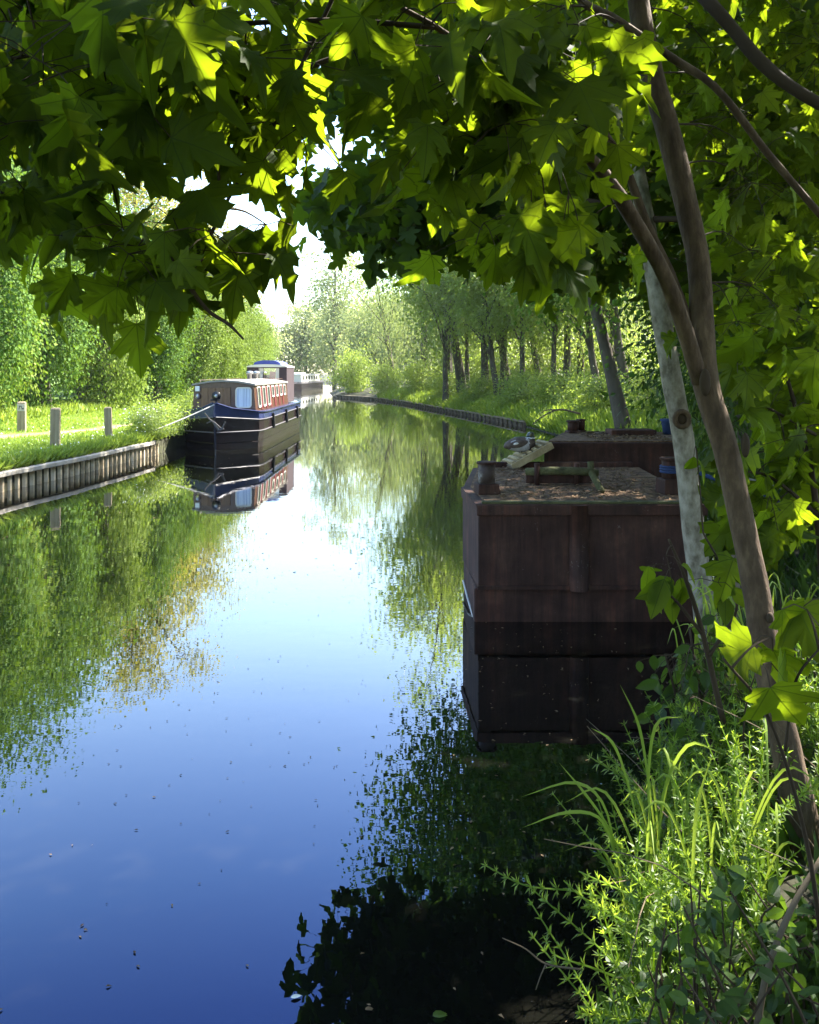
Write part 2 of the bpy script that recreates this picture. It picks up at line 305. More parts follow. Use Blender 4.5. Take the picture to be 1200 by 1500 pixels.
# ------------------------------------------------------------------ leaves
def leaf_template(half, fold, curl, ring=False):
    out = [(0, 0)] + list(half) + [(-x, y) for x, y in half[::-1] if x > 0]
    out = np.array(out, float); c = np.array([[0, 0.30]])
    n = len(out)
    if ring: v = np.vstack([c, c + (out - c) * 0.5, out])
    else: v = np.vstack([c, out])
    ax_ = np.abs(v[:, 0]); z = fold * ax_ * (1 - 1.1 * ax_) - curl * v[:, 1] ** 2
    if ring: z[n + 1:] += 0.018 * np.cos(np.arange(n) * 2.4)
    F = [(0, i + 1, (i + 1) % n + 1) for i in range(n)]
    if ring: F += [q for i in range(n) for q in ((i + 1, n + i + 1, n + (i + 1) % n + 1), (i + 1, n + (i + 1) % n + 1, (i + 1) % n + 1))]
    return np.column_stack([v, z]), np.array(F)
MAPLE = leaf_template([(0.10, -0.05), (0.22, -0.10), (0.28, -0.01), (0.47, 0.05), (0.38, 0.16), (0.31, 0.24), (0.43, 0.29), (0.50, 0.40), (0.63, 0.53), (0.48, 0.56), (0.40, 0.66), (0.31, 0.58), (0.20, 0.53), (0.24, 0.68), (0.29, 0.79), (0.16, 0.80), (0.10, 0.92), (0.0, 1.06)], 0.34, 0.24, True)
def variants(T, n, r):
    out = []
    for i in range(n):
        v, f = T[0].copy(), T[1]; x, y = v[:, 0].copy(), v[:, 1].copy()
        k = r.uniform(-.2, .2, 4); v[:, 0] = x * (1.04 + k[0] * .5 + .10 * np.sin(y * 5 + i)) + k[1] * .35 * y * y
        v[:, 1] = y * (1 + .06 * np.sin(np.abs(x) * 7 + i * 1.7)); v[:, 2] = v[:, 2] * r.uniform(.3, 1.8) + k[2] * x + (k[3] * .9 - .06) * y * y + .06 * np.sin(x * 6 + i) * y
        out.append((v, f))
    return out
MAPLE_S = leaf_template([(0.22, -0.08), (0.46, 0.06), (0.31, 0.24), (0.62, 0.53), (0.40, 0.62), (0.20, 0.53), (0.28, 0.78), (0.0, 1.06)], 0.2, 0.2)
MAPLE = [MAPLE] + variants(MAPLE, 6, np.random.RandomState(3)); MAPLE_S = [MAPLE_S] + variants(MAPLE_S, 4, np.random.RandomState(4))
OVATE = leaf_template([(0.17, 0.1), (0.29, 0.33), (0.26, 0.6), (0.13, 0.85), (0, 1.02)], 0.25, 0.25)
BLADE = (np.array([(0, 0, 0), (0.22, 0.38, 0.05), (0, 1, -0.1), (-0.22, 0.38, 0.05)]), np.array([(0, 1, 2, 3)]))
NARROW = (np.array([(0, 0, 0), (0.10, 0.4, 0.03), (0, 1, -0.12), (-0.10, 0.4, 0.03)]), np.array([(0, 1, 2, 3)]))
ROUNDQ = (np.array([(0, 0, 0), (0.38, 0.45, 0.06), (0, 1, -0.08), (-0.38, 0.45, 0.06)]), np.array([(0, 1, 2, 3)]))
def place(T, pos, tip, nor, sc, jitter=0.16, r=rng):
    if isinstance(T, list):
        k = r.randint(0, len(T), len(pos)); Vs, Fs, U, o = [], [], [], 0
        for i, t_ in enumerate(T):
            q = k == i
            if not q.any(): continue
            v, f, u = place(t_, pos[q], tip[q], nor[q], sc[q], jitter, r); Vs.append(v); Fs.append(f + o); U.append(u); o += len(v)
        return np.vstack(Vs), np.vstack(Fs), np.vstack(U)
    tv, tf = T; n = len(pos); tuv = tv
    tip = nrm(tip); side = nrm(np.cross(tip, nor)); nor = np.cross(side, tip)
    sx = sc * r.uniform(1 - jitter, 1 + jitter, n); zz = r.uniform(0.1, 2.3, n)
    V = pos[:, None] + (tv[None, :, 0:1] * sx[:, None, None]) * side[:, None] + (tv[None, :, 1:2] * sc[:, None, None]) * tip[:, None] + (tv[None, :, 2:3] * (sc * zz)[:, None, None]) * nor[:, None]
    F = tf[None] + (np.arange(n) * len(tv))[:, None, None]
    return V.reshape(-1, 3), F.reshape(-1, tf.shape[1]), np.tile(tv[:, :2], (n, 1))
GAPS = []     # openings in the canopy along the sun's direction: (point, radius)
def keep_gaps(pos):
    k = np.ones(len(pos), bool)
    for p, r in GAPS:
        d = pos - np.array(p); s = d @ sun_dir; perp = np.linalg.norm(d - s[:, None] * sun_dir, axis=1)
        k &= ~((s > 0.35) & (perp < r))
    return k
def hang_dirs(n, r, down=0.9, cam_bias=0.7):
    """Leaf tips hang; faces turn to the open side (the water and the viewer's bank) or up."""
    tip = np.column_stack([r.normal(0, .55, n), r.normal(0, .5, n), -down + r.normal(0, .3, n)])
    nor = np.column_stack([r.normal(0, .6, n), r.normal(-cam_bias, .55, n), r.normal(.5, .5, n)])
    return tip, nor

# ------------------------------------------------------------------ generic trees
def tree_data(seed, H, Rc, base, tr, ncl, nlf, ls, T, droop=0.2, lean=(0, 0), rc=None, flat=0.7, trunk_top=0.8, shell=0.5, limbs=14, wob=0.25):
    r = np.random.RandomState(seed)
    u = nrm(r.normal(0, 1, (ncl, 3))); rad = r.uniform(0, 1, ncl) ** shell
    hz = (H - base) / 2
    lump = 1 + 0.22 * np.sin(u[:, 0] * 5 + seed) * np.cos(u[:, 2] * 4 + seed * 2) + r.normal(0, .1, ncl)
    c = u * rad[:, None] * lump[:, None] * np.array([Rc, Rc, hz]) + np.array([0, 0, base + hz])
    c[:, :2] += (c[:, 2:3] / H) * np.array(lean)
    c[:, 2] = np.clip(c[:, 2], 0.15, None)
    rc = rc or Rc * 0.2
    csz = r.uniform(0.6, 1.35, ncl)
    ci = np.repeat(np.arange(ncl), nlf); n = len(ci)
    g = r.normal(0, 1, (n, 3)) * rc * csz[ci][:, None]; g[:, 2] *= flat
    pos = c[ci] + g; pos[:, 2] -= droop * np.abs(r.normal(0, 1, n)) * rc * 2
    pos[:, 2] = np.maximum(pos[:, 2], 0.05)
    out = nrm(pos - np.array([lean[0] * .5, lean[1] * .5, base + hz * 0.6]))
    tip = out * 0.6 + r.normal(0, .5, (n, 3)) + np.array([0, 0, -0.35 - droop]); nor = out * 0.5 + r.normal(0, .55, (n, 3)) + np.array([0, 0, 0.55])
    leaf = place(T, pos, tip, nor, ls * r.uniform(0.65, 1.3, n), r=r)
    mb = MB(); k = 9; tz = np.linspace(0, H * trunk_top, k)
    tp_ = np.column_stack([lean[0] * (tz / H) + np.cumsum(r.normal(0, wob * .12, k)), lean[1] * (tz / H) + np.cumsum(r.normal(0, wob * .12, k)), tz]); tp_[0, :2] = 0; tp_[0, 2] = -0.3
    trad = tr * (1 - 0.85 * tz / (H * trunk_top)); trad[0] *= 1.35
    mb.tube(spline(tp_, 20), np.interp(np.linspace(0, 1, 20), np.linspace(0, 1, k), trad), 8)
    for j in r.choice(ncl, min(limbs, ncl), replace=False):
        z0 = np.clip(c[j, 2] * r.uniform(.45, .8), H * 0.08, H * trunk_top * .97); s = np.array([np.interp(z0, tz, tp_[:, q]) for q in range(3)])
        e = c[j]; mid = (s + e) / 2 + np.array([0, 0, .12 * np.linalg.norm(e - s)]) + r.normal(0, .1, 3)
        r0 = np.interp(z0, tz, trad) * .5
        mb.tube(spline([s, mid, e], 9), np.linspace(max(r0, 0.03), 0.012, 9), 5, False)
    return mb, leaf
PROTO = {}
def proto(key, leafmat, bark, *a, **k):
    mb, (V, F, uv) = tree_data(*a, **k)
    PROTO[key] = (mb.mesh('trunk', M[bark], True), npmesh('crown', V, [F], M[leafmat]), leafmat)
def plant(key, name, label, cat, X, Y, s=1.0, rz=0.0, group=None, sz=None, dz=0.0):
    t_ = thing(name, label, cat, (X, Y, float(ground_z(X, Y)) + dz), rz, group, (s, s, sz or s))
    tr, cr, _ = PROTO[key]; link('trunk', tr, t_); link('crown', cr, t_)
    return t_

# ------------------------------------------------------------------ left bank: piling wall, posts
wy = np.arange(9.0, 20.95, 0.055); prof = []
for i, Y in enumerate(wy):
    prof.append((float(xl(Y)) + (0.045 if (i // 1) % 4 in (0, 1) else -0.035), Y))
V = []; F = []
for i, (X, Y) in enumerate(prof):
    V += [(X, Y, -0.4), (X, Y, 0.27)]
    if i: F.append((2 * i - 2, 2 * i, 2 * i + 1, 2 * i - 1))
wall = thing('piling_wall', 'low ribbed piling wall with pale capping holding the grassy bank', 'retaining wall', (0, 0, 0))
link('sheet_piling', npmesh('sheet_piling', V, [F], M['concrete']), wall)
def rail(mb, ya, yb, off, z, wdt, h, step=0.5, side=xl):
    pts = np.arange(ya, yb + 0.01, step); n = len(pts); Vv = []; Ff = []
    for i, Y in enumerate(pts):
        X = float(side(Y)) + off; dz = rng.uniform(-.008, .008)
        Vv += [(X - wdt / 2, Y, z + dz), (X + wdt / 2, Y, z + dz), (X + wdt / 2, Y, z + h + dz), (X - wdt / 2, Y, z + h + dz)]
        if i:
            a = 4 * (i - 1); b_ = 4 * i
            for k in range(4): Ff.append((a + k, a + (k + 1) % 4, b_ + (k + 1) % 4, b_ + k))
    Ff += [(0, 1, 2, 3), (4 * n - 4, 4 * n - 1, 4 * n - 2, 4 * n - 3)]
    return mb.add(Vv, Ff)
rail(MB(), 9, 20.9, 0.01, 0.265, 0.20, 0.085).build('capping_beam', M['cap'], wall, bevel=0.015)
rail(MB(), 9, 15.2, -0.16, 0.34, 0.20, 0.10).build('upper_beam', M['cap'], wall, bevel=0.015)
for (x, y, hgt, wd, lab, plaque, tilt) in ((32, 633, 0.72, 0.19, 'weathered mooring post with pale marked plaque and pointed top', True, 0.0), (81, 655, 0.80, 0.19, 'plain timber mooring post standing nearest the piling wall', False, 0.01), (159.5, 642, 0.72, 0.17, 'plain timber mooring post standing nearest the moored dark narrowboat', False, -0.03)):
    g = on_ground(x, y); p = thing('mooring_post', lab, 'post', g, R(14), 'timber mooring posts on the grass')
    p.rotation_euler = (0.0, tilt, R(16))
    mb = MB(); a = wd / 2
    mb.box((0, 0, hgt / 2 - 0.15), (wd, wd, hgt + 0.3)); mb.box((0, 0, hgt + 0.012), (wd * 1.0, wd * 1.0, 0.025), taper=0.72)
    mb.build('shaft', M['wood_post'], p, bevel=0.012)
    if plaque:
        MB().box((0, -a - 0.007, hgt - 0.12), (wd * 0.9, 0.014, 0.17)).build('plaque', M['cap'], p, bevel=0.003)
        mk = MB()
        for c, d, rot in (((-0.04, -a - 0.016, hgt - 0.12), (0.014, 0.006, 0.09), 0.25), ((-0.015, -a - 0.016, hgt - 0.085), (0.06, 0.006, 0.014), 0.1), ((0.015, -a - 0.016, hgt - 0.12), (0.013, 0.006, 0.075), -0.2), ((0.045, -a - 0.016, hgt - 0.145), (0.03, 0.006, 0.03), 0.6)):
            ca, sa = math.cos(rot), math.sin(rot); mk.box(c, d, [(ca, 0, sa), (0, 1, 0), (-sa, 0, ca)])
        mk.build('plaque_mark', M['black'], p)

# ------------------------------------------------------------------ right bank timber edging
edge = thing('timber_edging', 'long low dark timber edging along the far right bank', 'retaining wall')
rail(MB(), 31.5, 69.5, -0.04, -0.2, 0.06, 0.36, 1.0, xr).build('board', M['timber_dark'], edge)
rail(MB(), 31.5, 69.5, -0.02, 0.165, 0.22, 0.06, 1.0, xr).build('capping_rail', M['wood_post'], edge)
pm = MB().tube([(0, 0, -.3), (0, 0, .17)], 0.06, 6).mesh('pile', M['timber_dark'])
for Y in np.arange(31.7, 69, 0.62):
    link('pile', pm, edge, (float(xr(Y)) - 0.13, Y, 0))

# ------------------------------------------------------------------ the dark narrowboat
boat = thing('narrowboat', 'dark narrowboat with blue bow band, brown cabin and rear canopy', 'boat', (-5.0, 21.85, 0), 0)
def hw(y):   # half width in plan
    return float(np.interp(y, [0, 0.06, 0.85, 1.3, 9.0, 9.7, 10.1], [0.025, 0.10, 1.0, 1.06, 1.06, 0.85, 0.4]))
hy = [0, 0.06, 0.3, 0.55, 0.85, 1.3, 2, 3.5, 5, 6.5, 8, 9, 9.7, 10.1]
ztop = lambda y: float(np.interp(y, [0, 0.3, 0.85, 1.6, 9, 10.1], [1.22, 1.08, 0.97, 0.94, 0.94, 1.0]))
zb = lambda y: float(np.interp(y, [0, 0.85, 2, 10.1], [0.86, 0.76, 0.74, 0.76]))
V = []; F = []; mi = []
for sgn in (1, -1):
    base_ = len(V)
    for y in hy:
        for k, z in enumerate((-0.35, 0.17, 0.46, zb(y), ztop(y))):
            rk = float(np.interp(z, [-.35, 0.97], [0.22, 0])) * max(0, 1 - y / 1.2)
            V.append((sgn * hw(y) * (1 - 0.04 * (k < 2)), y + rk, z))
    for i in range(len(hy) - 1):
        for k in range(4):
            q = [base_ + i * 5 + k, base_ + (i + 1) * 5 + k, base_ + (i + 1) * 5 + k + 1, base_ + i * 5 + k + 1]
            F.append(q if sgn > 0 else q[::-1]); mi.append(1 if k == 3 else 0)
n5 = len(hy) * 5
for k in range(4):
    F.append([k, k + 1, n5 + k + 1, n5 + k]); mi.append(1 if k == 3 else 0)
    e = (len(hy) - 1) * 5; F.append([e + k, n5 + e + k, n5 + e + k + 1, e + k + 1]); mi.append(1 if k == 3 else 0)
for i in range(len(hy) - 1):
    F.append([i * 5 + 4, (i + 1) * 5 + 4, n5 + (i + 1) * 5 + 4, n5 + i * 5 + 4]); mi.append(1)
me = npmesh('hull', V, [np.array(F)], [M['hull_black'], M['hull_blue']], mi); hull = link('hull', me, boat)
for z0 in (0.17, 0.46, None, 'top'):
    for sgn in (1, -1):
        pts = []
        for y in hy[:-1]:
            z = zb(y) if z0 is None else ztop(y) if z0 == 'top' else z0
            rk = float(np.interp(z, [-.35, 0.97], [0.22, 0])) * max(0, 1 - y / 1.2)
            pts.append((sgn * (hw(y) * (0.96 if z0 == 0.17 else 1) + 0.012), y + rk, z))
        MB().tube(pts, 0.024 if z0 == 'top' else 0.016, 6).build('rubbing_strake', M['hull_blue'] if z0 == 'top' else M['strake'] if z0 is None or z0 == 0.46 else M['hull_black'], hull)
# cabin
cb, ct, c0, c1, zc0 = 0.86, 0.80, 1.15, 7.3, 0.92
def cab_x(z): return cb + (ct - cb) * (z - zc0) / 0.74
mb = MB()
prof = [(-cb, zc0), (cb, zc0), (ct, 1.66), (0.4, 1.73), (0, 1.755), (-0.4, 1.73), (-ct, 1.66)]
n = len(prof); mb.add([(x, c0, z) for x, z in prof] + [(x, c1, z) for x, z in prof], [tuple(range(n)), tuple(range(n, 2 * n))[::-1]] + [(i, n + i, n + (i + 1) % n, (i + 1) % n) for i in range(n)])
cabin = mb.build('cabin', M['cabin_wood'], boat)
rf = MB(); pr = [(-ct - .05, 1.655), (-0.4, 1.735), (0, 1.76), (0.4, 1.735), (ct + .05, 1.655), (ct + .05, 1.70), (0.4, 1.78), (0, 1.805), (-0.4, 1.78), (-ct - .05, 1.70)]
n = len(pr); rf.add([(x, c0 - .07, z) for x, z in pr] + [(x, c1, z) for x, z in pr], [tuple(range(n)), tuple(range(n, 2 * n))[::-1]] + [(i, n + i, n + (i + 1) % n, (i + 1) % n) for i in range(n)])
rf.build('roof', M['roof_paint'], cabin)
dr = MB()
for k in range(4): dr.box((-0.52 + 0.2 * k, c0 - 0.015, 1.27 - 0.03), (0.192, 0.03, 0.70))
door = dr.build('door', M['door_wood'], cabin, bevel=0.006)
def rounded(w_, h_, r_, n_=5):
    pts = []
    for cx, cz, a0 in ((w_ / 2 - r_, h_ / 2 - r_, 0), (-w_ / 2 + r_, h_ / 2 - r_, 90), (-w_ / 2 + r_, -h_ / 2 + r_, 180), (w_ / 2 - r_, -h_ / 2 + r_, 270)):
        for k in range(n_): a = R(a0 + 90 * k / (n_ - 1)); pts.append((cx + r_ * math.cos(a), cz + r_ * math.sin(a)))
    return pts
def window(parent, o, ux, uz, un, w_, h_, fr=0.04, pane='curtain'):
    """A framed window: o centre, ux right, uz up, un outward."""
    o, ux, uz, un = [np.array(v, float) for v in (o, ux, uz, un)]
    A = rounded(w_, h_, 0.09); B = rounded(w_ - 2 * fr, h_ - 2 * fr, 0.06); n_ = len(A)
    L3 = lambda pl, d: [o + ux * a + uz * b_ + un * d for a, b_ in pl]
    fm = MB().add(L3(A, -0.01) + L3(A, 0.025) + L3(B, 0.025) + L3(B, -0.01), [((i + 1) % n_ + a * n_, i + a * n_, i + b_ * n_, (i + 1) % n_ + b_ * n_) for a, b_ in ((1, 0), (2, 1), (3, 2)) for i in range(n_)])
    fo = fm.build('window', M['cream'], parent)
    MB().add(L3(B, 0.008) + L3(B, -0.008), [tuple(range(n_)), tuple(range(n_, 2 * n_))[::-1]]).build('pane', M[pane], fo)
window(cabin, (0.53, c0 - 0.002, 1.33), (1, 0, 0), (0, 0, 1), (0, -1, 0), 0.44, 0.56, 0.035)
tx = np.array([-(cb - ct), 0, 0.74]); tx /= np.linalg.norm(tx); on = np.array([0.74, 0, (cb - ct)]); on /= np.linalg.norm(on)
for k in range(7):
    y = c0 + 0.62 + k * 0.80; tall = k < 3; h_ = 0.58 if tall else 0.36; z = 1.33 if tall else 1.44
    window(cabin, (cab_x(z) + 0.002, y, z), (0, 1, 0), tx, on, 0.46, h_, 0.035, 'glass_dark')
    if k:
        q = MB(); zz = 1.3; yy_ = y - 0.40
        q.box((cab_x(zz) + 0.006, yy_, zz), (0.02, 0.26, 0.64), [(1, 0, -0.08), (0, 1, 0), (0.08, 0, 1)]); q.build('side_panel', M['red'], cabin)
lm = MB().box((-0.70, c0 - 0.04, 1.57), (0.12, 0.07, 0.14)); lm.build('light_fitting', M['white'], cabin, bevel=0.01)
MB().lathe([(0.03, 1.30), (0.06, 1.33), (0.055, 1.40), (0.02, 1.44)], (-0.69, c0 - 0.07, 0), 10).build('wall_lamp', M['steel'], cabin, True)
for x, y in ((-0.20, 5.9), (-0.10, 6.5)):
    MB().lathe([(0.075, 1.74), (0.075, 1.95), (0.12, 1.96), (0.13, 2.0), (0.10, 2.04), (0.02, 2.06)], (x, y, 0), 14).build('roof_vent', M['steel'], boat, True)
MB().lathe([(0.05, 1.72), (0.09, 1.76), (0.06, 1.80), (0.02, 1.82)], (-0.1, 2.2, 0), 12).build('roof_vent', M['steel'], boat, True)
for s_ in (-1, 1): MB().tube([(s_ * 0.68, 1.3, 1.74), (s_ * 0.68, 1.35, 1.80), (s_ * 0.68, 7.1, 1.80), (s_ * 0.68, 7.15, 1.74)], 0.011, 6).build('grab_rail', M['cabin_wood'], boat)
# horn and lamp on the stem head
lp = MB().lathe([(0.03, 1.20), (0.03, 1.30), (0.05, 1.31)], (0.02, 0.16, 0), 8)
lamp = lp.build('headlamp', M['black'], boat, True)
tb = MB().tube([(0.04, 0.05, 1.40), (0.04, 0.10, 1.40), (0.04, 0.20, 1.40), (0.04, 0.28, 1.40)], [0.12, 0.115, 0.08, 0.03], 14); tb.build('lamp_housing', M['black'], lamp, True)
MB().tube([(0.04, 0.035, 1.40), (0.04, 0.05, 1.40)], 0.05, 14).build('lens', M['steel'], lamp, True)
MB().tube([(-0.12, 0.12, 1.30), (0.12, 0.12, 1.30)], 0.022, 6).build('lamp_bracket', M['black'], lamp)
for x in (0.42,): MB().box((x + 0.12, 0.56, 0.88), (0.16, 0.05, 0.05), [(math.cos(.6), -math.sin(.6), 0), (math.sin(.6), math.cos(.6), 0), (0, 0, 1)]).build('fairlead', M['steel'], boat, bevel=0.01)
# rear canopy
wl_, wr_, w0, w1 = -0.54, 0.78, 7.35, 9.2; wc = (wl_ + wr_) / 2; wh = (wr_ - wl_) / 2
can = MB(); g0, g1 = -0.16, 0.54                                   # the clear front panel
can.box(((wl_ + g0) / 2, w0, 1.60), (g0 - wl_, 0.05, 1.25)).box(((g1 + wr_) / 2, w0, 1.60), (wr_ - g1, 0.05, 1.25)).box(((g0 + g1) / 2, w0, 2.19), (g1 - g0, 0.05, 0.07)).box(((g0 + g1) / 2, w0, 1.35), (g1 - g0, 0.05, 0.72))
can.box((wl_, (w0 + w1) / 2, 1.58), (0.04, w1 - w0, 1.22)).box((wr_, (w0 + w1) / 2, 1.58), (0.04, w1 - w0, 1.22))
can.box((-0.42, w1, 1.6), (0.24, 0.04, 1.25)).box((0.66, w1, 1.6), (0.24, 0.04, 1.25)).box((wc, w1, 1.3), (0.9, 0.04, 0.7))
canopy = can.build('canopy', M['canvas'], boat)
rp = [(wc + wh * 1.06 * math.cos(a), 2.19 + 0.10 * math.sin(a) ** 0.8) for a in np.linspace(0, PI, 13)]
n = len(rp)
def vault(rp, ya, yb): return MB().add([(x, ya, z) for x, z in rp] + [(x, yb, z) for x, z in rp], [tuple(range(n))[::-1], tuple(range(n, 2 * n)), (0, n, 2 * n - 1, n - 1)] + [(i, i + 1, n + i + 1, n + i) for i in range(n - 1)])
vault(rp, w0 - .05, w1 + .05).build('canopy_rim', M['cream'], canopy)
vault([(wc + 0.46 * math.cos(a), 2.26 + 0.17 * math.sin(a) ** 0.7) for a in np.linspace(0, PI, 13)], w0 + .02, w1).build('canopy_top', M['blue_canvas'], canopy)
MB().box(((g0 + g1) / 2, w0 - 0.01, 1.93), (g1 - g0 + .02, 0.012, 0.46)).build('windscreen', M['glass'], canopy)
for x in (-0.09, 0.47): MB().box((x, w0 + 0.09, 1.93), (0.11, 0.03, 0.46)).build('curtain', M['curtain'], canopy)
MB().box((0.02, w0 + 0.7, 1.80), (0.30, 0.08, 0.26)).build('seat', M['seat_blue'], canopy, bevel=0.03)
MB().box((0.27, w0 + 0.25, 1.87), (0.20, 0.05, 0.34), [(1, 0, 0.1), (0, 1, 0), (-0.1, 0, 1)]).build('hanging_cloth', M['pink'], canopy, bevel=0.02)
for k in range(3): MB().tube([(1.08, 2.6 + k * 2.6, 0.85), (1.10, 2.6 + k * 2.6, 0.6), (1.11, 2.6 + k * 2.6, 0.42)], [0.05, 0.055, 0.05], 8).build('fender', M['black'], boat)
# anchor and mooring line
an = thing('anchor', 'small grey anchor hanging against the blue bow of the narrowboat', 'anchor', (-5.0, 21.7, 0.0))
a_ = MB(); pv = lambda x, y: P(x, y, 21.70) - np.array([-5.0, 21.7, 0])
a_.tube([pv(300, 605), pv(306, 613), pv(313, 619)], 0.02, 6); a_.build('shank', M['iron'], an)
MB().tube(spline([pv(303, 620), pv(311, 617), pv(318, 622), pv(325, 627), pv(330, 618)], 12), 0.018, 6).build('fluke', M['iron'], an)
MB().tube(spline([pv(313, 619), pv(319, 628), pv(320, 630), pv(328, 628)], 10), 0.026, 6).build('fluke', M['iron'], an)
rb = on_ground(232, 640)
s_ = np.array([-5.0, 21.85, 1.18]); e_ = np.array([-6.45, 20.6, 0.50])
tag(MB().tube([s_ + (e_ - s_) * t_ + np.array([0, 0, -0.025 * 4 * t_ * (1 - t_)]) for t_ in np.linspace(0, 1, 14)], 0.017, 6).build('mooring_rope', M['rope']), 'pale taut mooring rope from the blue bow down to the bank', 'rope')
# ------------------------------------------------------------------ far boat
fb = thing('narrowboat', 'white roofed narrowboat moored far off beyond the brown cabin boat', 'boat', (-13.3, 95.5, 0), R(-2.4))
pl = [(-0.2, 0), (0.2, 0), (1.0, 1.4), (1.05, 18), (0.6, 19), (-0.6, 19), (-1.05, 18), (-1.0, 1.4)]
MB().prism(pl, -0.3, 0.75).build('hull', M['hull_black'], fb)
MB().prism([(x * 1.02, y) for x, y in pl], 0.753, 0.95).build('gunwale', M['strake'], fb)
fc = MB(); pr = [(-.85, .95), (.85, .95), (.78, 1.75), (-.78, 1.75)]
fc.add([(x, 2.2, z) for x, z in pr] + [(x, 16, z) for x, z in pr], [(0, 1, 2, 3), (7, 6, 5, 4), (0, 4, 5, 1), (1, 5, 6, 2), (2, 6, 7, 3), (3, 7, 4, 0)])
fcab = fc.build('cabin', M['cream'], fb)
MB().box((0, 9.1, 1.80), (1.7, 14, 0.09)).build('roof', M['white'], fcab, bevel=0.03)
MB().box((0.1, 5, 1.93), (1.0, 3, 0.2)).build('roof_box', M['white'], fcab, bevel=0.04)
for k in range(6): MB().box((0.83, 3.6 + k * 2.1, 1.4), (0.05, 1.0, 0.42), [(1, 0, -.08), (0, 1, 0), (.08, 0, 1)]).build('window', M['glass_dark'], fcab)

# ------------------------------------------------------------------ the iron barges on the right
bg1 = thing('barge', 'rusty brown iron barge nearest the camera with litter covered deck', 'barge', (0, 0, 0))
DZ = 0.95
dk = [(0.55, 6.83), (2.36, 6.83), (2.52, 9.42), (0.70, 9.42), (0.50, 7.85)]
low = [(0.52, 6.85), (2.36, 6.85), (2.52, 9.42), (0.70, 9.42), (0.50, 7.85)]
hb = MB(); hb.prism(low, -0.5, 0.27); hb.prism([(0.55, 6.82), (2.36, 6.82), (2.52, 9.43), (0.70, 9.43), (0.49, 7.85)], 0.272, DZ)
hb1 = hb.build('hull', M['rust'], bg1, bevel=0.012)
MB().box((1.455, 6.80, DZ - 0.045), (1.84, 0.035, 0.085)).build('rim_plate', M['rust'], hb1, bevel=0.008)
MB().add([(0.545, 6.80, DZ - .09), (0.53, 6.80, DZ), (0.475, 7.85, DZ), (0.475, 7.85, DZ - .09), (0.56, 6.82, DZ - .09), (0.56, 6.82, DZ), (0.5, 7.85, DZ), (0.5, 7.85, DZ - .09)], [(0, 1, 2, 3), (7, 6, 5, 4), (1, 5, 6, 2), (0, 3, 7, 4), (0, 4, 5, 1), (3, 2, 6, 7)]).build('rim_plate', M['rust'], hb1)
rb_ = MB(); rr = 0.078; cx_ = 1.355
rb_.add([(cx_ + rr * math.cos(a), 6.82 - 0.07 * math.sin(a), z) for z in (0.262, DZ - 0.004) for a in np.linspace(0, PI, 11)], [(i, i + 1, 12 + i, 11 + i) for i in range(10)] + [tuple(range(11)), tuple(range(11, 22))[::-1]])
rb_.build('rubbing_post', M['rust'], hb1, True)
MB().box((1.455, 6.815, 0.285), (1.82, 0.03, 0.028)).build('chine_strip', M['rust'], hb1)
wl = MB().tube([(0.49, 7.8, 0.10), (0.50, 7.3, 0.06), (0.525, 6.95, -0.01)], 0.008, 5); wl.build('waterline_wire', M['rope'], hb1)
dp = MB().prism([(x + (0.0 if x > 1 else 0.06), y + (0.10 if y < 7 else -0.02)) for x, y in dk], DZ + 0.001, DZ + 0.012); dp.build('deck', M['litter'], bg1)
MB().box((1.46, 6.865, DZ + 0.008), (1.76, 0.075, 0.02)).build('mossy_lip', M['moss'], bg1, bevel=0.006)
MB().box((1.6, 9.38, DZ + 0.035), (1.7, 0.07, 0.07)).build('rear_sill', M['rust'], bg1, bevel=0.01)
def bollard(x, y, z, r, h, sq, lab, cat='bollard', matk='rust'):
    o = thing('bollard', lab, cat, (x, y, z), 0.15, 'iron bollards on the barges')
    MB().box((0, 0, sq[1] / 2), (sq[0], sq[0], sq[1]), taper=0.96).build('base', M['rust'], o, bevel=0.01)
    MB().lathe([(r, sq[1]), (r, h - 0.02)], seg=18).build('post', M[matk], o, True)
    MB().lathe([(r * 1.22, h - 0.02), (r * 1.25, h - .005), (r * 1.1, h)], seg=18).build('cap', M['rust'], o, False)
    return o
M['rust_pale'] = rough_mat('flaked_iron', [(0.42, (0.045, 0.03, 0.026)), (0.52, (0.10, 0.08, 0.07)), (0.62, (0.38, 0.37, 0.35))], 6, 0.7, 0.3)
bollard(0.665, 7.35, DZ + 0.011, 0.072, 0.275, (0.19, 0.09), 'flaking iron bollard at the front left corner of the barge', matk='rust_pale')
b2 = bollard(2.25, 7.35, DZ + 0.011, 0.075, 0.31, (0.20, 0.13), 'iron bollard wound with blue rope beside the pale trunk')
for k in range(3):
    a = np.linspace(0, 2 * PI, 20); MB().tube(np.column_stack([2.25 + .085 * np.cos(a), 7.35 + .085 * np.sin(a), np.full(20, DZ + 0.2 + .022 * k)]), 0.011, 5).build('rope_coil', M['rope_blue'], b2)
for c in [c for c in b2.children if c.name.startswith('rope_coil')]:
    for v in c.data.vertices: v.co = v.co - Vector((2.25, 7.35, DZ + 0.011))
tag(MB().tube([(2.38, 7.33, DZ + .23), (2.9, 6.9, 0.98), (3.4, 6.4, 0.75), (3.9, 6.0, 0.6)], 0.018, 6).build('rope', M['rope_blue']), 'blue rope running from the right bollard behind the brown trunk', 'rope')
tag(MB().tube([(2.38, 7.36, DZ + .27), (2.9, 7.0, 1.10), (3.5, 6.5, 0.9), (4.1, 6.1, 0.72)], 0.009, 6).build('rope', M['rope_grey']), 'pale thin rope stretched just above the blue rope', 'rope')
stk = thing('mooring_stake', 'rough split timber stake holding the ropes behind the pale trunk', 'stake', (2.42, 6.3, 0), 0.3)
